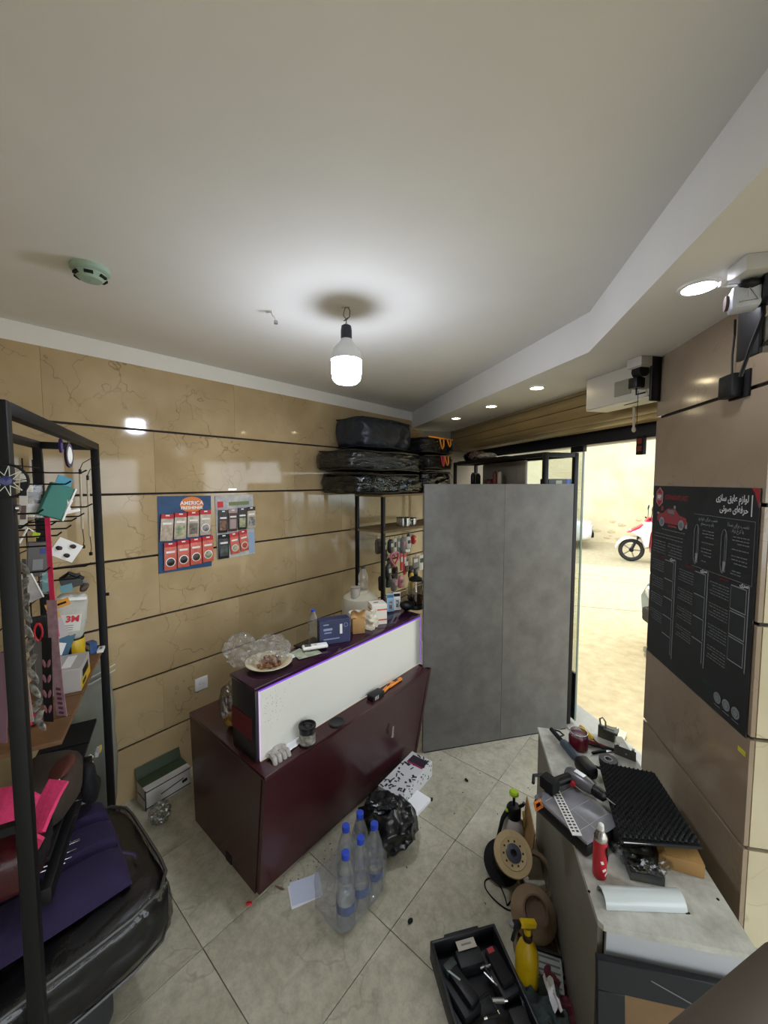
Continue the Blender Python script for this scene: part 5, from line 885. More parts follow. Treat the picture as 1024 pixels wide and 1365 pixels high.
t = thing('rag', 'slate green rag with white patch beside the drill case', 'rag', onz(722, 1352, .0), 0); MB().grid(lambda a, b: ((a-.5)*.14, (b-.5)*.13, .045+.03*noise.noise(Vector((a*3.2, b*3.2, 9)))+.015*noise.noise(Vector((a*8, b*8, 2)))), 26, 26, .004).build('cloth', mat('slate_cloth', '#3c4648', .9, var=.15, vscale=20), t); MB().grid(lambda a, b: ((a-.5)*.03+.04, (b-.5)*.09+.01, .068+.02*noise.noise(Vector((a*3, b*3, 9)))), 6, 10, .002).build('white_patch', M_paper, t)
# ---- navy framed board leaning against the table end
t = thing('framed_board', 'navy framed brown board leaning against the table end', 'board', TP(-.078, .19, 0), PROT+R(90)); M_nv = mat('navy_painted_wood', '#06080e', .7, var=.2, vscale=9)
t.rotation_euler = (R(-7), 0, PROT-R(90)); bwid, bhgt = .40, .525
for (c_, d_) in (((0, 0, bhgt-.04), (bwid, .02, .08)), ((-bwid/2+.035, 0, bhgt/2-.04), (.07, .02, bhgt-.08)), ((bwid/2-.035, 0, bhgt/2-.04), (.07, .02, bhgt-.08)), ((0, 0, .04), (bwid-.14, .02, .08))): MB().box(c_, d_, bev=.002, seg=1).build('frame_bar', M_nv, t)
MB().box((0, .004, bhgt/2-.02), (bwid-.13, .008, bhgt-.12)).build('panel', mat('brown_hardboard', '#6b5233', .7, var=.2, vscale=6), t); MB().box((0, -.0105, bhgt-.05), (.14, .001, .002), rot=(0, 20, 0)).build('scratch', M_grey, t)
# ---- kraft roll in the near corner
S1, S2 = aty(1018, 1258, .80), aty(890, 1365, .66); D = (S1-S2).normalized(); rv = (S2-camo.location).normalized(); pp = D.cross(rv).normalized(); pp = pp if pp.z < 0 else -pp; KR = .075
t = thing('kraft_roll', 'large roll of brown kraft sheet leaning in the near right corner', 'roll', S2+pp*KR-D*.6, 0); KL = (S1-S2).length+.6
MB().tube([(0, 0, 0), D*KL*.5, D*KL], KR, 40).build('roll', mat('kraft_paper', '#4a4036', .75, var=.08, vscale=3, bump=.15, bscale=15), t)
MB().tube([D*(KL-.002), D*(KL+.002)], KR*.82, 32).build('core_end', mat('grey_core_end', '#8f8b80', .7), t)
# ================================================================== GOODS ON THE WORK TABLE
Zt = TZ+.0005
def tt(px, py, z=Zt): return onz(px, py, z)
# organiser case
oc_ = thing('organiser_case', 'flat black organiser case with grey translucent lid overhanging the table', 'case', tt(767, 1096, Zt)+Vector((0, 0, 0)), PROT+R(38)); 
MB().box((0, 0, .022), (.225, .185, .042), bev=.010).build('tray', M_blk, oc_); MB().box((0, 0, .050), (.222, .182, .014), bev=.006).build('lid', mat('smoky_lid', '#86868c', .2, var=.12, vscale=10), oc_)
for k in range(3): MB().box((-.07+k*.07, 0, .0575), (.002, .15, .001)).build('divider_line', mat('pale_line', '#a9a9ad', .4), oc_)
MB().box((0, .02, .0575), (.20, .002, .001)).build('divider_line', MATS['pale_line'], oc_)
lt = thing('latch_clip', 'orange triangular latch clip at the organiser corner', 'clip', tt(717, 1074, .652), 0); MB().tube([(-.012, 0, .01), (.008, 0, .022), (.016, 0, -.002), (-.006, 0, -.018)], .005, 8, True).build('loop', mat('orange_clip', '#d9761c', .4), lt); MB().cyl((.012, .004, 0), (.02, .014, 0), .004, n=8).build('pin', M_blk, lt)
# stencil ruler
a, b = tt(736, 1045, .662), tt(769, 1112, .662); D = b-a; t = thing('stencil_ruler', 'white stencil ruler with black cut letters on the organiser case', 'ruler', (a+b)/2, math.atan2(D.y, D.x)); L = D.length+.01; MB().box((0, 0, 0), (L, .032, .002)).build('strip', M_wht, t)
for k in range(17):
    for r_ in (-.007, .007): MB().box((-L/2+.014+k*(L-.03)/16, r_, .0013), ((L/17)*rnd.uniform(.4, .65), .009, .0006)).build('stencil_letter', mat('stencil_dark', '#3c3d42', .7), t)
# drill
dr_ = thing('power_drill', 'grey and black pistol drill lying on the organiser case', 'drill', tt(776, 1050, .662), R(-58)); M_dg = mat('drill_grey', '#6a6a6e', .35, .4)
MB().tube([(-.065, 0, .024), (-.05, 0, .024), (.02, 0, .024), (.045, 0, .024)], [.018, .027, .027, .021], 16).build('motor_body', M_dg, dr_); MB().tube([(.045, 0, .024), (.06, 0, .024), (.085, 0, .024), (.092, 0, .024)], [.019, .021, .018, .010], 16).build('chuck', M_blk, dr_); MB().cyl((.092, 0, .024), (.125, 0, .02), .003, n=8).build('bit', M_chrome, dr_)
MB().tube([(-.035, 0, .022), (-.05, -.05, .02), (-.058, -.095, .02)], [.020, .018, .017], 12).build('grip', M_blk, dr_); MB().tube([(-.018, -.03, .022), (-.012, -.045, .022)], .009, 10).build('trigger', mat('red_trigger', '#9c1c2a', .4), dr_); MB().box((-.062, -.115, .024), (.06, .045, .048), bev=.006).build('battery', M_blk2, dr_); MB().box((-.01, 0, .0515), (.04, .02, .001)).build('badge', M_chrome, dr_)
MB().tube([(-.09, -.125, .045), (-.10, -.16, .05), (-.08, -.19, .045)], .006, 8).build('side_hook', M_blk, dr_)
# jigsaw-like long tool with rods
a, b = tt(735, 972, Zt+.02), tt(778, 1018, Zt+.025); D = b-a; t = thing('caulking_gun', 'black and blue caulking gun lying along the table', 'caulking gun', a, math.atan2(D.y, D.x)); L = D.length
MB().cyl((0, 0, 0), (L*.55, 0, 0), .010, n=10).build('rod', M_blk2, t); MB().box((L*.62, 0, 0), (L*.5, .036, .030), bev=.012).build('barrel', mat('slate_blue_barrel', '#3a4a58', .4), t); MB().tube([(.0, 0, 0), (.02, .03, 0), (.05, .035, 0), (.06, .008, 0)], .004, 8).build('hook_end', M_blk, t); MB().box((L+.03, -.01, .012), (.09, .06, .055), bev=.016).build('grip_body', M_blk, t); MB().tube([(L+.05, -.02, .0), (L+.10, -.05, .0), (L+.14, -.05, -.005)], [.016, .013, .011], 10).build('trigger_handle', M_blk, t); MB().tube([(L+.03, .02, .02), (L+.07, .05, .02), (L+.10, .03, .01)], .005, 8).build('lever', M_blk, t)
# jar, screwdriver, pliers, tape, fittings
t = thing('glass_jar', 'round jar of dark red paste on the table', 'jar', tt(771, 996), 0); MB().lathe([(.036, 0), (.042, .006), (.043, .05), (.038, .062)], 28).build('body', mat('dark_red_gel', '#5c1420', .25), t); MB().lathe([(.038, .06), (.039, .078), (.037, .078), (.035, .062), (.001, .058)], 28, caps=False).build('rim', clear('jar_glass', (.8, .75, .78), .2, .05), t)
a, b = tt(774, 968, .615), tt(795, 990, .612); D = b-a; t = thing('screwdriver', 'yellow handled screwdriver on the table behind the jar', 'screwdriver', a, math.atan2(D.y, D.x)); MB().tube([(0, 0, 0), (.02, 0, 0), (.09, 0, 0), (.10, 0, 0)], [.008, .011, .010, .006], 10).build('handle', mat('yellow_handle', '#d3b016', .4), t); MB().cyl((.10, 0, 0), (.17, 0, 0), .003, n=8).build('blade', M_blk, t)
t = thing('pliers', 'red handled pliers lying beside the jar', 'pliers', tt(800, 996), R(-30)); MB().tube([(-.05, .012, .008), (0, .008, .008), (.03, 0, .008)], .006, 8).build('handle', mat('red_grip', '#8c1822', .4), t); MB().tube([(-.05, -.014, .008), (0, -.008, .008), (.03, 0, .008)], .006, 8).build('handle', M_blk, t); MB().box((.045, 0, .008), (.04, .014, .008), bev=.003).build('jaw', M_blk2, t)
t = thing('knife', 'small black handled knife on the table', 'knife', tt(800, 1004), R(10)); MB().tube([(-.04, 0, .006), (0, .004, .006), (.03, 0, .006)], .006, 8).build('handle', M_blk, t); MB().box((.055, -.001, .006), (.05, .010, .002)).build('blade', M_chrome, t)
t = thing('tape_roll', 'black tape roll with grey core on the table', 'tape', tt(811, 1017), 0); MB().lathe([(.018, 0), (.036, 0), (.037, .002), (.037, .018), (.036, .02), (.018, .02), (.018, 0)], 32, caps=False).build('tape', M_blk, t); MB().lathe([(.012, .001), (.0178, .001), (.0178, .02), (.012, .02), (.012, .001)], 24, caps=False).build('core', mat('grey_core', '#77787c', .5), t)
t = thing('clamp', 'small steel bar clamp with upright loop on the table edge', 'clamp', tt(808, 985), R(-40)); M_fe = mat('dark_steel', '#5d5d58', .4, .7)
MB().box((0, 0, .03), (.07, .016, .06), bev=.002).build('plate', M_fe, t); MB().box((.02, 0, .052), (.06, .05, .012), bev=.002).build('jaw', M_fe, t); MB().tube([(-.025, 0, .055), (-.03, 0, .09), (-.018, 0, .10), (-.005, 0, .085), (-.004, 0, .06)], .004, 8).build('loop', M_chrome, t); MB().box((.03, .01, .03), (.014, .05, .05), bev=.002).build('bracket', M_fe, t); MB().cyl((.04, -.02, .05), (.04, .04, .05), .007, n=10).build('screw', M_chrome, t)
t = thing('bracket', 'flat dark steel bracket standing on the table edge', 'bracket', tt(833, 1010), R(-40)); MB().box((0, 0, .022), (.085, .004, .044), bev=.001).build('plate', M_fe, t)
for x in (-.03, .03): MB().box((x, .006, .045), (.010, .014, .008)).build('tab', M_fe, t)
MB().cyl((.005, -.003, .02), (.005, .003, .02), .004, n=8).build('rivet', M_chrome, t)
# acoustic foam
fo = thing('acoustic_foam', 'black egg crate acoustic foam sheet leaning over the table', 'foam', (0, 0, 0), 0); fo.location = TP(.47, .26, Zt)
c = [onz(799, 1016, .64), onz(872, 1030, .66), onz(934, 1124, .675), onz(826, 1116, .70)]; c = [p-fo.location for p in c]
def foamf(a, b):
    p = (c[0]*(1-a)+c[1]*a)*(1-b)+(c[3]*(1-a)+c[2]*a)*b; return (p.x, p.y, p.z+.009*(math.sin(a*math.pi*26)*math.sin(b*math.pi*34)))
fx = MB().grid(foamf, 104, 136, 0); fx.grid(lambda a, b: tuple(((c[0]*(1-a)+c[1]*a)*(1-b)+(c[3]*(1-a)+c[2]*a)*b)-Vector((0, 0, .016))), 4, 4); fx.build('sheet', mat('black_foam', '#161719', .9), fo)
pa, pb, pc = c[3]-Vector((0, 0, .012)), c[2]-Vector((0, 0, .012)), None; MB().tube([pa, (pa+pb)/2, pb], .010, 6, flat=.5).build('edge', M_blk2, fo); MB().tube([pa+Vector((.01, -.006, .0)), pa+(pb-pa)*.5+Vector((0, -.006, 0))], .0025, 6).build('white_thread', M_wht, fo)
# black pouch under foam
t = thing('black_pouch', 'soft black pouch under the foam sheet', 'pouch', tt(842, 1130), 0); MB().at((0, .03, .028)).puffy((.12, .09, .05), 6, 3, .008, 14, 3).build('body', M_blk2, t); MB().tube([(-.06, .03, .03), (-.075, .01, .015), (-.07, -.02, .005)], .006, 8).build('cord', M_blk, t)
# kraft box, tray, can, profile
t = thing('carton', 'small kraft carton on the table against the pillar', 'box', tt(912, 1158)+Vector((-.008, .02, 0)), PROT-R(98)); MB().box((0, 0, .022), (.125, .07, .044), bev=.002).build('body', mat('kraft_carton', '#8d6b3a', .75, var=.12, vscale=10), t); MB().box((-.01, 0, .0445), (.06, .05, .001)).build('lid_flap', mat('kraft_flap', '#9b7944', .75), t)
t = thing('parts_tray', 'clear plastic tray of black screws in a bag on the table', 'tray', tt(857, 1163), PROT-R(92)); M_tr = clear('tray_plastic', (.72, .74, .76), .14, .08)
for (c_, d_) in (((0, 0, .002), (.095, .07, .003)), ((0, -.034, .014), (.095, .003, .027)), ((0, .034, .014), (.095, .003, .027)), ((-.046, 0, .014), (.003, .07, .027)), ((.046, 0, .014), (.003, .07, .027))): MB().box(c_, d_).build('tray_side', M_tr, t)
sm = MB()
for k in range(140): sm.at((rnd.uniform(-.038, .038), rnd.uniform(-.004, .028), .005+rnd.uniform(0, .014)), (rnd.uniform(0, 180), rnd.uniform(0, 180), 0)); sm.box((0, 0, 0), (.010, .0035, .0035))
tag(sm.build('screws', M_blk, None), 'heap of small black screws in the plastic tray', 'screws', kind='stuff'); so_ = bpy.data.objects['screws']; so_.location = tt(857, 1163); so_.rotation_euler = (0, 0, PROT-R(92))
solo(bagfilm((.15, .13, .05), 41, .25), 'plastic_bag', clear('thin_bag', (.9, .91, .92), .08, .12, bump=1, bscale=25), 'thin clear bag around the tray of screws', 'bag', tt(856, 1150)+Vector((0, 0, .027)))
t = thing('spray_can', 'red spray can with silver top standing on the table', 'can', tt(799, 1166), R(20)); MB().lathe([(.018, 0), (.0205, .003), (.0205, .118), (.0195, .122)], 28).build('body', mat('can_red', '#b01626', .3), t); MB().lathe([(.0205, .122), (.0208, .126), (.0195, .136), (.013, .148), (.012, .152)], 28).build('shoulder', M_chrome, t); MB().lathe([(.008, .152), (.009, .156), (.008, .17), (.004, .174)], 16).build('nozzle', M_wht, t)
for k, (a, z, h, w_) in enumerate([(-60, .085, .05, .02), (-40, .06, .03, .014), (-100, .035, .008, .012), (-80, .02, .006, .012), (-120, .06, .01, .008)]): MB().at((0, 0, 0), (0, 0, a)).box((.0207, 0, z), (.001, w_, h), rot=(20, 0, 0)).build('print', M_blk2 if k < 2 else M_wht, t)
a, b = tt(800, 1196, Zt), tt(905, 1200, Zt); D = b-a; t = thing('plastic_profile', 'glossy white curved plastic profile on the near table end', 'profile', (a+b)/2+Vector((0, -.006, 0)), math.atan2(D.y, D.x)); L = D.length
pr = MB(); nn = 18; vs = []; fs = []
arc = [(.030*math.cos(math.pi*k/nn), .034*math.sin(math.pi*k/nn)) for k in range(nn+1)]+[(.0275*math.cos(math.pi*k/nn), .0315*math.sin(math.pi*k/nn)) for k in range(nn, -1, -1)]
n2 = len(arc); pr.add([(-L/2, p[0], p[1]) for p in arc]+[(L/2, p[0], p[1]) for p in arc], [(k, (k+1) % n2, n2+(k+1) % n2, n2+k) for k in range(n2)]+[(k, k+1, n2-2-k, n2-1-k) for k in range(nn)]+[(n2+k+1, n2+k, 2*n2-1-k, 2*n2-2-k) for k in range(nn)])
pr.build('shell', mat('gloss_white', '#c2c9c8', .15), t); MB().box((L/2+.0, -.03, .001), (.012, .004, .002)).build('clip', M_blk, t)
# ================================================================== PILLAR, POSTER, SHUTTER MOTORS
po = thing('wall_poster', 'black product poster with silver diagrams and red logo on the pillar', 'poster', PI_(.345, -.0015, 1.435), PROT+math.pi); PWd, PHt = .665, .79
MB().box((0, -.0032, 0), (PWd, .004, PHt), bev=.0008, seg=1).build('sheet', mat('poster_black', '#15181b', .4, var=.12, vscale=3), po)
M_sil = mat('silver_ink', '#7f8284', .6); M_dim = mat('dim_ink', '#66696b', .7); M_rdk = mat('poster_red', '#7c2029', .5); M_pw = mat('poster_white', '#bfc1c0', .5)
ROTT = (R(90), 0, 0); yq = -.0056
def pq(x, z): return (x, yq, z)
def pbox(name, x0, x1, z0, z1, m, lift=0): return MB().box(((x0+x1)/2, yq-lift, (z0+z1)/2), (abs(x1-x0), .0006, abs(z1-z0))).build(name, m, po)
text(fa('لوازم عایق سازی'), .031, M_pw, po, pq(.288, .358), ROTT, 'RIGHT', bold=.0006, sx=.8); text(fa('حرفه‌ای صوتی'), .031, M_pw, po, pq(.288, .322), ROTT, 'RIGHT', bold=.0006, sx=.8); pbox('heading_bar', .300, .3045, .305, .372, M_pw)
text('GERMANPLAST', .028, M_rdk, po, pq(-.228, .345), ROTT, 'LEFT', bold=.0006, sx=.95)
hx = MB(); hx.at(pq(-.273, .345), (90, 0, 0)); hx.prism([(0, .044), (.03, .024), (.03, -.024), (0, -.044), (-.03, -.024), (-.03, .024)], 0, .0008); hx.build('logo_hexagon', mat('logo_pink', '#9a6a6c', .5), po)
for sg in (1, -1): hx = MB(); hx.at((-.273, yq-.0008, .345), (90, 0, 0)); hx.prism([(0, sg*.037), (.023, sg*.016), (-.023, sg*.016)], 0, .0008); hx.build('logo_chevron', mat('logo_red', '#8c1f2a', .5), po)
text('BSP', .021, M_pw, po, (-.273, yq-.0018, .345), ROTT, bold=.001)
cd = MB(); cd.at(pq(-.168, .258), (90, 0, 0)); cd.prism([(-.12, -.018), (-.115, .01), (-.065, .018), (-.03, .04), (.03, .04), (.065, .016), (.115, .008), (.122, -.015), (.10, -.026), (-.10, -.026)], 0, .0007); cd.build('car_drawing', mat('drawing_red', '#843238', .5), po)
for x in (-.075, .08):
    wq = MB().at((-.168+x, yq-.0008, .235), (90, 0, 0)); wq.lathe([(.021, 0), (.021, .0006), (.001, .0007)], 18, caps=False); wq.build('wheel_drawing', M_sil, po); wq = MB().at((-.168+x, yq-.0016, .235), (90, 0, 0)); wq.lathe([(.013, 0), (.013, .0006), (.001, .0007)], 18, caps=False); wq.build('wheel_drawing', M_dim, po)
pbox('window_drawing', -.195, -.14, .276, .292, M_dim, .0012); pbox('part_drawing', -.19, -.12, .218, .226, MATS['drawing_red']); pbox('part_drawing', -.292, -.27, .268, .276, M_sil); pbox('part_drawing', -.15, -.135, .30, .312, M_sil); pbox('part_drawing', -.06, -.045, .225, .25, M_sil); pbox('part_drawing', -.255, -.235, .285, .305, MATS['drawing_red'])
ln = MB()
def lines(x0, x1, ztop, n, dz, h=.0034):
    for k in range(n):
        xx = x1; lim = x0+(rnd.uniform(.01, .05) if k % 3 == 2 else rnd.uniform(0, .012))
        while xx > lim:
            w_ = rnd.uniform(.006, .020); a0 = max(x0, xx-w_); ln.box(((a0+xx)/2, yq, ztop-k*dz), (xx-a0, .0005, h)); xx -= w_+.004
lines(-.24, -.06, .203, 1, .014); lines(-.31, -.07, .18, 2, .014); lines(-.315, -.205, .145, 5, .0125); lines(-.185, -.075, .145, 5, .0125)
lines(.055, .125, .232, 3, .011); lines(.055, .125, .188, 1, .011); lines(.055, .115, .165, 3, .012); lines(.055, .085, .118, 1, .01)
lines(.222, .30, .232, 3, .011); lines(.222, .30, .19, 1, .011); lines(.222, .295, .168, 3, .012); lines(.222, .27, .118, 2, .01)
for (x0, x1) in ((-.315, -.21), (-.09, .015), (.118, .22)):
    for b_ in range(4): lines(x0, x1, .055-b_*.078, 5, .0105, .0028)
ln.build('text_lines', M_dim, po)['kind'] = 'stuff'
for (x, z, s_, q) in ((.085, .276, 'نصب برای خودرو', .018), (.085, .258, 'باند و سیستم', .016), (.245, .27, 'نصب برای صدا', .018), (.245, .252, 'با کرخ زیاد', .016)): text(fa(s_), q, M_sil, po, pq(x, z), ROTT, sx=.9)
for xm in (.022, .182):
    pts = [(xm+.018*math.cos(a)*(1.0), yq, .175+.076*math.sin(a)) for a in [k*math.pi/14 for k in range(28)]]; pts = [(xm+max(-.014, min(.014, p[0]-xm)), p[1], p[2]) for p in pts]; MB().tube(pts, .0022, 5, True, flat=.3).build('door_section', M_sil, po); pbox('door_section', xm-.002, xm+.012, .105, .14, M_sil); pbox('door_section', xm+.003, xm+.006, .14, .235, M_dim)
for (a0, a1, b0, b1) in ((0, .322, .2895, .291), (0, .322, .088, .0895), (.3205, .322, .088, .29)): pbox('thin_rule', a0, a1, b0, b1, M_dim)
for ci_, (xL, xR, xr, nbox, bh) in enumerate([(-.20, -.128, -.115, 5, .082), (.025, .092, .104, 4, .086), (.229, .303, .312, 3, .087)]):
    zt = .072; text(fa('سری'), .020, M_pw, po, pq(xR-.014, zt+.012), ROTT, bold=.0004); pbox('column_rule', xr-.002, xr+.002, zt-nbox*bh-.006, zt+.014, M_sil); text(fa('سری ویژه'), .015, M_rdk, po, pq(xL-.04, zt+.010), ROTT)
    for k in range(nbox):
        pbox('sample_swatch', xL+.002, xR-.003, zt-k*bh-bh+.010, zt-k*bh-.003, mat('swatch_black', '#1d2124', .45), .0004)
        for (a0, a1, b0, b1) in ((xL, xR, zt-k*bh-.003, zt-k*bh), (xR-.003, xR, zt-k*bh-bh+.006, zt-k*bh))+(((xL, xR, zt-k*bh-bh+.005, zt-k*bh-bh+.008), (xL, xL+.002, zt-k*bh-bh+.006, zt-k*bh)) if ci_ == 2 else ()): pbox('swatch_frame', a0, a1, b0, b1, M_sil)
for k, x in enumerate((.192, .238, .284)):
    sq = MB().at(pq(x, -.342), (90, 0, 0)); sq.lathe([(.019, 0), (.019, .0008), (.001, .001)], 24, caps=False); sq.build('round_seal', mat('seal_grey', '#777d7f', .5), po); sq = MB().at((x, yq-.001, -.342), (90, 0, 0)); sq.tube([(.012*math.cos(a*.524), .012*math.sin(a*.524), 0) for a in range(12)], .0012, 4, True); sq.build('seal_ring', M_dim, po); pbox('seal_caption', x-.016, x+.016, -.372, -.369, M_dim)
text('TURKEY', .020, mat('dark_green_ink', '#23452f', .5), po, pq(.125, -.322), ROTT); text('BSP', .020, MATS['dark_green_ink'], po, pq(.14, -.348), ROTT)
hx = MB(); hx.at(pq(.332, .395), (90, 0, 0)); hx.prism([(0, 0), (-.035, 0), (-.02, -.015), (0, -.06)], 0, .0008); hx.build('red_corner', mat('red_corner', '#8c1f22', .5), po)
# transparent tape scrap on the pillar edge
solo(MB().box((0, 0, 0), (.035, .002, .016), bev=.0005, seg=1), 'yellow_tape', mat('yellow_tape', '#c9c23a', .4), 'scrap of yellow tape at the pillar edge below the poster', 'tape', PI_(.03, -.0025, .985), PROT)
# small black box on pillar
t = thing('junction_box', 'small black box with cable on the pillar', 'box', PI_(.146, -.002, 2.165), PROT+math.pi); MB().box((0, -.022, 0), (.075, .034, .075), bev=.006).build('body', M_blk, t); MB().box((.012, -.003, 0), (.095, .005, .085)).build('back_plate', M_blk2, t); MB().tube([(0, -.02, .037), (0, -.022, .10), (.02, -.03, .16), (.07, -.06, .19)], .0035, 6).build('cable', M_blk, t)
def motor(label1, label2, base, rz, flip=1):
    pass
# shutter motor cover beside the pillar
t = thing('motor_cover', 'white sheet metal motor cover under the soffit beside the pillar', 'cover', FR(-.73, -.45, SOF), FROT); M_mc = mat('offwhite_metal', '#c2bcae', .3)
MB().box((0, .0, -.085), (.40, .006, .168), bev=.001, seg=1).build('front_face', M_mc, t); MB().box((0, -.07, -.172), (.40, .14, .005), bev=.001, seg=1).build('bottom_face', mat('white_metal', '#dad6cc', .35), t); MB().box((.198, -.07, -.086), (.005, .14, .165)).build('end_face', M_mc, t); MB().box((-.05, -.05, -.1752), (.09, .01, .002), rot=(0, 0, -6)).build('slot', M_blk2, t)
MB().box((-.05, .0045, -.10), (.10, .004, .075)).build('grille_frame', mat('grey_frame', '#8b8678', .4), t)
t2 = thing('shutter_motor', 'black shutter motor and mounting plate beside the pillar edge', 'motor', FR(-.955, -.46, SOF), FROT); MB().box((.0, -.02, -.10), (.012, .07, .20), bev=.002).build('mounting_plate', M_blk, t2); MB().tube([(.01, .04, -.06), (.055, .04, -.06)], .028, 16).build('housing', M_blk2, t2); MB().box((.05, .04, -.11), (.05, .05, .05), bev=.006).build('gearbox', M_blk, t2); MB().tube([(.05, .04, -.13), (.04, .05, -.165), (.01, .03, -.16)], .004, 6).build('cable', M_blk, t2); MB().tube([(.03, .05, -.15), (.03, .05, -.30), (.028, .05, -.33)], .0015, 5).build('pull_cord', M_blk, t2)
t = thing('junction_box', 'grey white junction box under the soffit above the shutter motor', 'box', FR(-.92, -.50, SOF), FROT); MB().box((0, 0, -.022), (.08, .07, .043), bev=.003).build('body', mat('box_grey', '#b3ada2', .45), t); MB().box((0, 0, -.045), (.06, .05, .004)).build('lid', MATS['box_grey'], t)
t = thing('wall_switch', 'small red and black switch hanging under the header by the pillar', 'switch', FR(-.52, -.05, 2.065), FROT); MB().box((0, 0, 0), (.05, .025, .11), bev=.003).build('body', M_blk2, t)
for z in (.025, -.02): MB().box((0, .013, z), (.03, .003, .03)).build('button', mat('dull_red_button', '#7a2a22', .4), t)
t = thing('cable_tassel', 'pale twisted cord end hanging below the motor cover', 'cord', FR(-.72, -.32, 2.245), 0); MB().tube([(0, 0, 0), (.002, 0, -.05), (.006, .004, -.11)], .006, 6).build('cord', mat('pale_cord', '#b7b0a2', .7), t); MB().at((.007, .005, -.12)).blob((.022, .02, .03), 2, .2, 3, 1).build('tuft', MATS['pale_cord'], t)
# second motor group near the viewer
B2 = Vector((1.11, 1.07, SOF)); 
t = thing('junction_box', 'white junction box on the soffit above the near motor', 'box', onz(1008, 346, SOF), PROT); MB().box((0, 0, -.02), (.075, .085, .04), bev=.003).build('body', M_paint if False else mat('white_box', '#c9c7c2', .5), t); MB().box((.045, .02, -.035), (.012, .07, .012)).build('trunking', M_wht, t)
t = thing('motor_plug', 'black plug hanging from the near junction box', 'plug', onz(1002, 352, SOF)+Vector((.0, .0, -.042)), 0); MB().at((0, 0, -.012)).blob((.06, .05, .03), 3, .1, 2, 1).build('plug_body', M_blk, t); MB().tube([(.02, 0, -.015), (.045, .01, -.03), (.05, .01, -.08), (.03, .02, -.16), (.015, .03, -.24)], .005, 8).build('cable', M_blk, t)
t = thing('shutter_motor', 'white motor unit with warning triangle at the near shutter', 'motor', aty(992, 399, 1.08), -math.atan2(.99, 1.08)+R(12)); MB().box((0, 0, 0), (.062, .06, .06), bev=.010).build('housing', mat('blue_white_plastic', '#c9cdd6', .35), t)
tri = MB().at((.004, -.031, 0), (90, 0, 0)); tri.tube([(-.018, -.015, 0), (.018, -.015, 0), (0, .017, 0)], .0018, 4, True); tri.build('warning_triangle', M_wht, t); MB().box((.004, -.031, .002), (.003, .001, .014)).build('warning_mark', M_wht, t); MB().tube([(-.038, .01, 0), (-.03, .01, 0)], .020, 16).build('coupling', mat('brown_coupling', '#4a3a36', .5), t); MB().box((.06, .0, .03), (.06, .08, .09), bev=.004).build('gear_block', mat('blue_black', '#1a2028', .4), t)
t = thing('motor_bracket', 'black bracket with grey metal shutter box at the right edge', 'bracket', aty(1003, 440, 1.12), PROT-R(90)); MB().box((-.005, 0, 0), (.01, .09, .15), bev=.002).build('plate', M_blk, t); MB().box((.12, .0, -.015), (.24, .10, .07), bev=.003).build('shutter_box', mat('grey_box_metal', '#8e8d8a', .4, .2), t); MB().box((.12, -.052, -.055), (.24, .006, .008)).build('bottom_lip', M_blk, t); MB().cyl((.05, -.051, -.02), (.05, -.054, -.02), .007, n=10).build('screw', M_blk2, t)
MB().tube([(.0, -.06, .05), (.03, -.07, .02), (.01, -.065, -.04), (-.005, -.05, -.06)], .004, 6).build('cable', M_blk, t); MB().tube([(.08, -.06, .05), (.04, -.07, .0), (.01, -.065, -.05)], .003, 6).build('cable', M_blk, t); MB().box((.02, -.055, .02), (.02, .02, .04), bev=.004).build('white_clip', M_wht, t)
# ---- things on the front rack above the board
t = thing('headrest_panel', 'large rounded greige panel standing on the front rack', 'panel', FR(.98, -.08, 1.809), FROT); MB().at((0, 0, .115)).box((0, 0, 0), (.78, .03, .225), bev=.014, seg=3).build('panel', mat('greige_panel', '#9d968a', .6), t); MB().at((0, .017, .115)).box((0, 0, 0), (.54, .003, .16), bev=.001).build('inset', mat('greige_inset', '#989184', .6), t)
for k, (s_, w_, h, m, lb) in enumerate([(1.33, .05, .12, M_blk, 'black bottle standing on the front rack'), (1.22, .05, .11, M_blk2, 'dark tin standing on the front rack'), (.88, .04, .12, mat('red_brown_can', '#6a2a1e', .5), 'red brown can standing on the front rack'), (.80, .04, .13, mat('pale_can', '#a79a88', .5), 'pale can standing on the front rack beside the red one'), (.98, .09, .05, mat('maroon_pack', '#4a1c1c', .5), 'low maroon pack on the front rack')]):
    t = thing('tin_can', lb, 'can', FR(s_, -.22, 1.809), 0); MB().lathe([(w_/2*.9, 0), (w_/2, .005), (w_/2, h*.9), (w_/2*.8, h)], 20).build('body', m, t); MB().lathe([(w_/2*.6, h), (w_/2*.6, h+.012), (w_/4, h+.014)], 16).build('lid', M_blk, t)
t = thing('carton', 'dark carton with white sticker and blue side on the front rack end', 'box', FR(.085, -.17, 1.809), FROT-math.pi/2); MB().box((0, 0, .03), (.19, .10, .06), bev=.001, seg=1).build('body', mat('black_carton', '#17191f', .4), t); MB().box((-.01, -.0505, .035), (.05, .001, .028)).build('sticker', mat('pale_sticker', '#a9ad9a', .5), t); MB().box((.075, -.0505, .03), (.03, .001, .058)).build('blue_side', mat('bright_blue_print', '#2f5fb8', .4), t)
t = thing('plastic_bundle', 'bundle of crumpled packaging on top of the front rack', 'bundle', FR(1.28, -.2, 2.07), FROT); MB().at((.14, 0, .045)).blob((.16, .14, .09), 4, .35, 2.4, 5, True).build('dark_bag', M_bag, t); MB().at((.0, 0, .045)).blob((.20, .15, .09), 4, .3, 2.4, 8, True).build('pink_bag', mat('dull_pink_bag', '#8a7468', .4, col2='#3a2f2c', vscale=12), t); MB().at((-.2, 0, .03)).blob((.26, .14, .06), 4, .2, 2.4, 2, True).build('pale_bag', mat('pale_bag', '#a8a49c', .35), t)
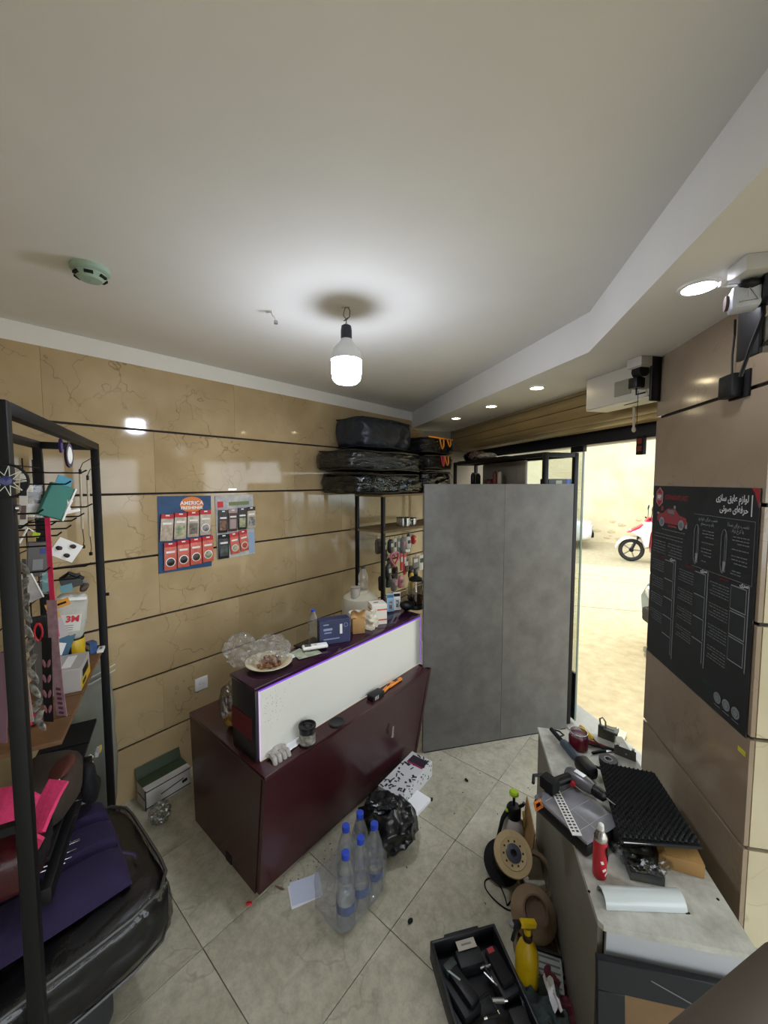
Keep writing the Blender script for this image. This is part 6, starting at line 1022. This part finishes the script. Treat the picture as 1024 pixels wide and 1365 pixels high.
# ================================================================== STREET
def place_st(a, b): return ST(a, b, -.03)
WRZ = math.atan2(WD.y, WD.x)
# scooter: nose to the left (towards -WD)
gp = onz(841, 748, -.03); sx = thing('scooter', 'red and white motor scooter parked in the shade by the street wall', 'scooter', gp, WRZ); M_sw = mat('scooter_white', '#d9d3c6', .3); M_sr = mat('scooter_red', '#b8273f', .3); M_ty = mat('tyre_black', '#22211f', .8)
def wheel(par, x, r_, w_, y=0):
    wt = MB().at((x, y, r_), (90, 0, 0)); wt.tube([((r_-.045)*math.cos(k*.2618), (r_-.045)*math.sin(k*.2618), 0) for k in range(24)], .045, 10, True); o = wt.build('tyre', M_ty, par)
    MB().at((x, y, r_), (90, 0, 0)).lathe([(r_-.085, -.012), (r_-.06, -.02), (r_-.06, .02), (r_-.085, .012)], 24, caps=False).build('rim', mat('alloy', '#8a8784', .35, .6), o)
    for k in range(5): MB().at((x, y, r_), (90, k*72, 0)).box((.09, 0, 0), (.18, .03, .018)).build('spoke', MATS['alloy'], o)
    MB().cyl((x, y-.05, r_), (x, y+.05, r_), .045, n=14).build('hub', M_blk2, o)
wheel(sx, 0, .27, .09); wheel(sx, 1.25, .26, .1)
MB().grid(lambda a, b: ((.33+.0*b)*math.cos(R(20+a*145)), (b-.5)*.15*(1-.25*abs(a-.5)), .27+.33*math.sin(R(20+a*145))-.06*(2*b-1)**2), 16, 6, .012).build('front_fender', M_sw, sx)
MB().tube([(.0, .07, .27), (.12, .06, .58), (.24, .03, .86)], .022, 10).build('fork', M_blk2, sx); MB().tube([(.0, -.07, .27), (.12, -.06, .58), (.24, -.03, .86)], .022, 10).build('fork', M_blk2, sx)
def shell(name, prof, hw, m, bev=.04): # extruded side profile with narrowed edges
    b_ = MB(); n = len(prof); cx = sum(p[0] for p in prof)/n; cz = sum(p[1] for p in prof)/n; vs = []
    for (y, s_) in ((-hw, .86), (-hw*.7, .97), (0, 1), (hw*.7, .97), (hw, .86)):
        for p in prof: vs.append((cx+(p[0]-cx)*s_, y, cz+(p[1]-cz)*s_))
    fs = [tuple(range(n-1, -1, -1)), tuple(4*n+k for k in range(n))]
    for r_ in range(4): fs += [(r_*n+k, r_*n+(k+1) % n, (r_+1)*n+(k+1) % n, (r_+1)*n+k) for k in range(n)]
    return b_.add(vs, fs).build(name, m, sx, ang=50)
shell('front_cowl', [(-.06, .70), (.12, .80), (.26, .96), (.36, .98), (.42, .86), (.36, .70), (.33, .34), (.25, .32), (.16, .58)], .16, M_sw); shell('nose', [(-.10, .68), (.02, .78), (.26, .93), (.30, .86), (.12, .72)], .13, M_sr)
shell('leg_shield', [(.36, .90), (.46, .88), (.50, .35), (.62, .24), (.60, .18), (.38, .22), (.34, .4)], .20, M_sr); shell('floorboard', [(.40, .30), (.85, .28), (.85, .20), (.42, .20)], .17, mat('scooter_grey', '#4a4744', .5)); shell('tail_body', [(.80, .62), (.95, .72), (1.55, .86), (1.62, .80), (1.40, .52), (1.05, .42), (.82, .30)], .17, M_sr); shell('side_panel', [(.86, .60), (1.4, .74), (1.3, .56), (1.0, .46), (.88, .42)], .175, M_sw); shell('seat', [(.78, .72), (.95, .80), (1.50, .90), (1.52, .84), (.95, .70), (.80, .64)], .14, M_blk2)
MB().tube([(.30, -.30, 1.03), (.33, -.12, 1.0), (.33, .12, 1.0), (.30, .30, 1.03)], .018, 8).build('handlebar', M_blk2, sx); shell('bar_cover', [(.24, .96), (.30, 1.06), (.40, 1.06), (.42, .98), (.36, .92)], .12, M_sr)
for s_ in (-1, 1):
    MB().tube([(.33, s_*.2, 1.02), (.34, s_*.24, 1.14), (.34, s_*.26, 1.22)], .007, 6).build('mirror_stalk', M_blk2, sx); MB().at((.345, s_*.27, 1.27), (0, 8, 0)).blob((.03, .08, .13), 2, 0, 1, 0).build('mirror', M_blk2, sx)
MB().at((-.04, 0, .74), (0, -40, 0)).blob((.05, .16, .09), 2, 0, 1, 0).build('headlight', mat('lamp_glass', '#b9bcc0', .1), sx); MB().tube([(.7, .12, .2), (.78, .2, .02)], .012, 6).build('side_stand', M_blk2, sx); MB().tube([(.85, -.1, .28), (1.25, -.12, .27)], .06, 10).build('engine', M_blk2, sx)
# cars
def car(name, label, loc, rz, col, L=4.1):
    t = thing(name, label, 'car', loc, rz); m = mat(name+'_paint', col, .2, coat=.5); hw = .83
    low = [(0, .32), (-.02, .55), (.05, .70), (.95, .86), (1.25, .90), (3.55, .92), (4.02, .88), (4.10, .60), (4.06, .30), (3.72, .22), (.35, .22)]
    def loft(prof, ws):
        b_ = MB(); n = len(prof); cx = sum(p[0] for p in prof)/n; cz = sum(p[1] for p in prof)/n; vs = []
        for (y, s_, sz) in ws:
            for p in prof: vs.append((cx+(p[0]-cx)*s_, y, cz+(p[1]-cz)*sz))
        fs = [tuple(range(n-1, -1, -1)), tuple((len(ws)-1)*n+k for k in range(n))]
        for r_ in range(len(ws)-1): fs += [(r_*n+k, r_*n+(k+1) % n, (r_+1)*n+(k+1) % n, (r_+1)*n+k) for k in range(n)]
        return b_.add(vs, fs)
    loft(low, [(-hw, .94, .86), (-hw*.93, .985, .97), (0, 1, 1), (hw*.93, .985, .97), (hw, .94, .86)]).build('body', m, t, ang=50)
    cab = [(1.0, .86), (1.65, 1.36), (1.95, 1.44), (3.2, 1.44), (3.55, 1.36), (3.95, .90)]
    loft(cab, [(-hw*.90, .96, .85), (-hw*.74, .93, .99), (0, .95, 1.0), (hw*.74, .93, .99), (hw*.90, .96, .85)]).build('cabin', m, t, ang=50)
    M_cg = mat('car_glass', '#1f262b', .05)
    for s_ in (-1, 1):
        for (x0, x1, z1) in ((1.5, 2.35, 1.34), (2.42, 3.3, 1.34)): MB().add([(x0-.22 if x0 < 2 else x0, s_*(hw*.9+.006), .92), (x1, s_*(hw*.9+.006), .92), (x1-(.15 if x1 > 3 else 0), s_*(hw*.74+.022), z1), (x0+.12 if x0 < 2 else x0, s_*(hw*.74+.022), z1), (x0-.22 if x0 < 2 else x0, s_*(hw*.88), .92), (x1, s_*(hw*.88), .92), (x1-(.15 if x1 > 3 else 0), s_*(hw*.72), z1), (x0+.12 if x0 < 2 else x0, s_*(hw*.72), z1)], [(0, 1, 2, 3), (7, 6, 5, 4), (0, 4, 5, 1), (1, 5, 6, 2), (2, 6, 7, 3), (3, 7, 4, 0)]).build('side_window', M_cg, t)
        MB().box((.08, s_*.58, .62), (.16, .30, .13), rot=(0, 0, s_*-12), bev=.04).build('headlight', mat('lamp_glass', '#b9bcc0', .1), t); MB().box((4.04, s_*.62, .74), (.10, .22, .16), bev=.03).build('tail_light', mat('tail_red', '#8c1a1e', .2), t)
        MB().box((1.45, s_*.92, .96), (.10, .14, .10), bev=.03).build('mirror', m, t); MB().box((2.35, s_*(hw+.004), .78), (.16, .02, .03), bev=.006).build('door_handle', m, t)
        for x in (.78, 3.25):
            o = MB().at((x, s_*(hw-.09), .30), (90, 0, 0)).lathe([(.19, -.09), (.27, -.09), (.30, -.07), (.30, .07), (.27, .09), (.19, .09)], 28, caps=False).build('tyre', M_ty, t); MB().at((x, s_*(hw-.09), .30), (90, 0, 0)).lathe([(.001, -.075), (.06, -.08), (.19, -.085), (.19, .085), (.06, .08), (.001, .075)], 24, caps=False).build('hubcap', mat('hub_silver', '#8f8f8f', .35, .6), o)
            for k in range(6): MB().at((x, s_*(hw-.0), .30), (90, k*60, 0)).box((.11, 0, 0), (.13, .03, .012)).build('spoke', mat('dark_spoke', '#3a3a3a', .5), o)
            MB().at((x, s_*(hw-.02), .30), (90, 0, 0)).tube([(.335*math.cos(R(k*15)), .335*math.sin(R(k*15)), 0) for k in range(-1, 14)], .03, 8).build('wheel_arch', M_blk2, t)
    MB().add([(1.02, -.62, .89), (1.02, .62, .89), (1.64, .52, 1.35), (1.64, -.52, 1.35), (1.06, -.62, .86), (1.06, .62, .86), (1.68, .52, 1.32), (1.68, -.52, 1.32)], [(0, 1, 2, 3), (7, 6, 5, 4), (0, 4, 5, 1), (1, 5, 6, 2), (2, 6, 7, 3), (3, 7, 4, 0)]).build('windscreen', M_cg, t)
    MB().box((.0, 0, .40), (.10, 1.2, .16), bev=.03).build('bumper_grille', M_blk2, t); MB().box((-.02, 0, .42), (.012, .5, .1)).build('number_plate', mat('plate_white', '#d0d0c8', .5), t)
    return t
car('white_car', 'white car parked along the street wall behind the glass', ST(-.38, 1.0, -.03), WRZ+math.pi, '#d6d8d8')
car('blue_car', 'blue grey car nose showing beside the pillar edge', Vector((2.84, 3.74, -.03)), R(-12), '#56707e')
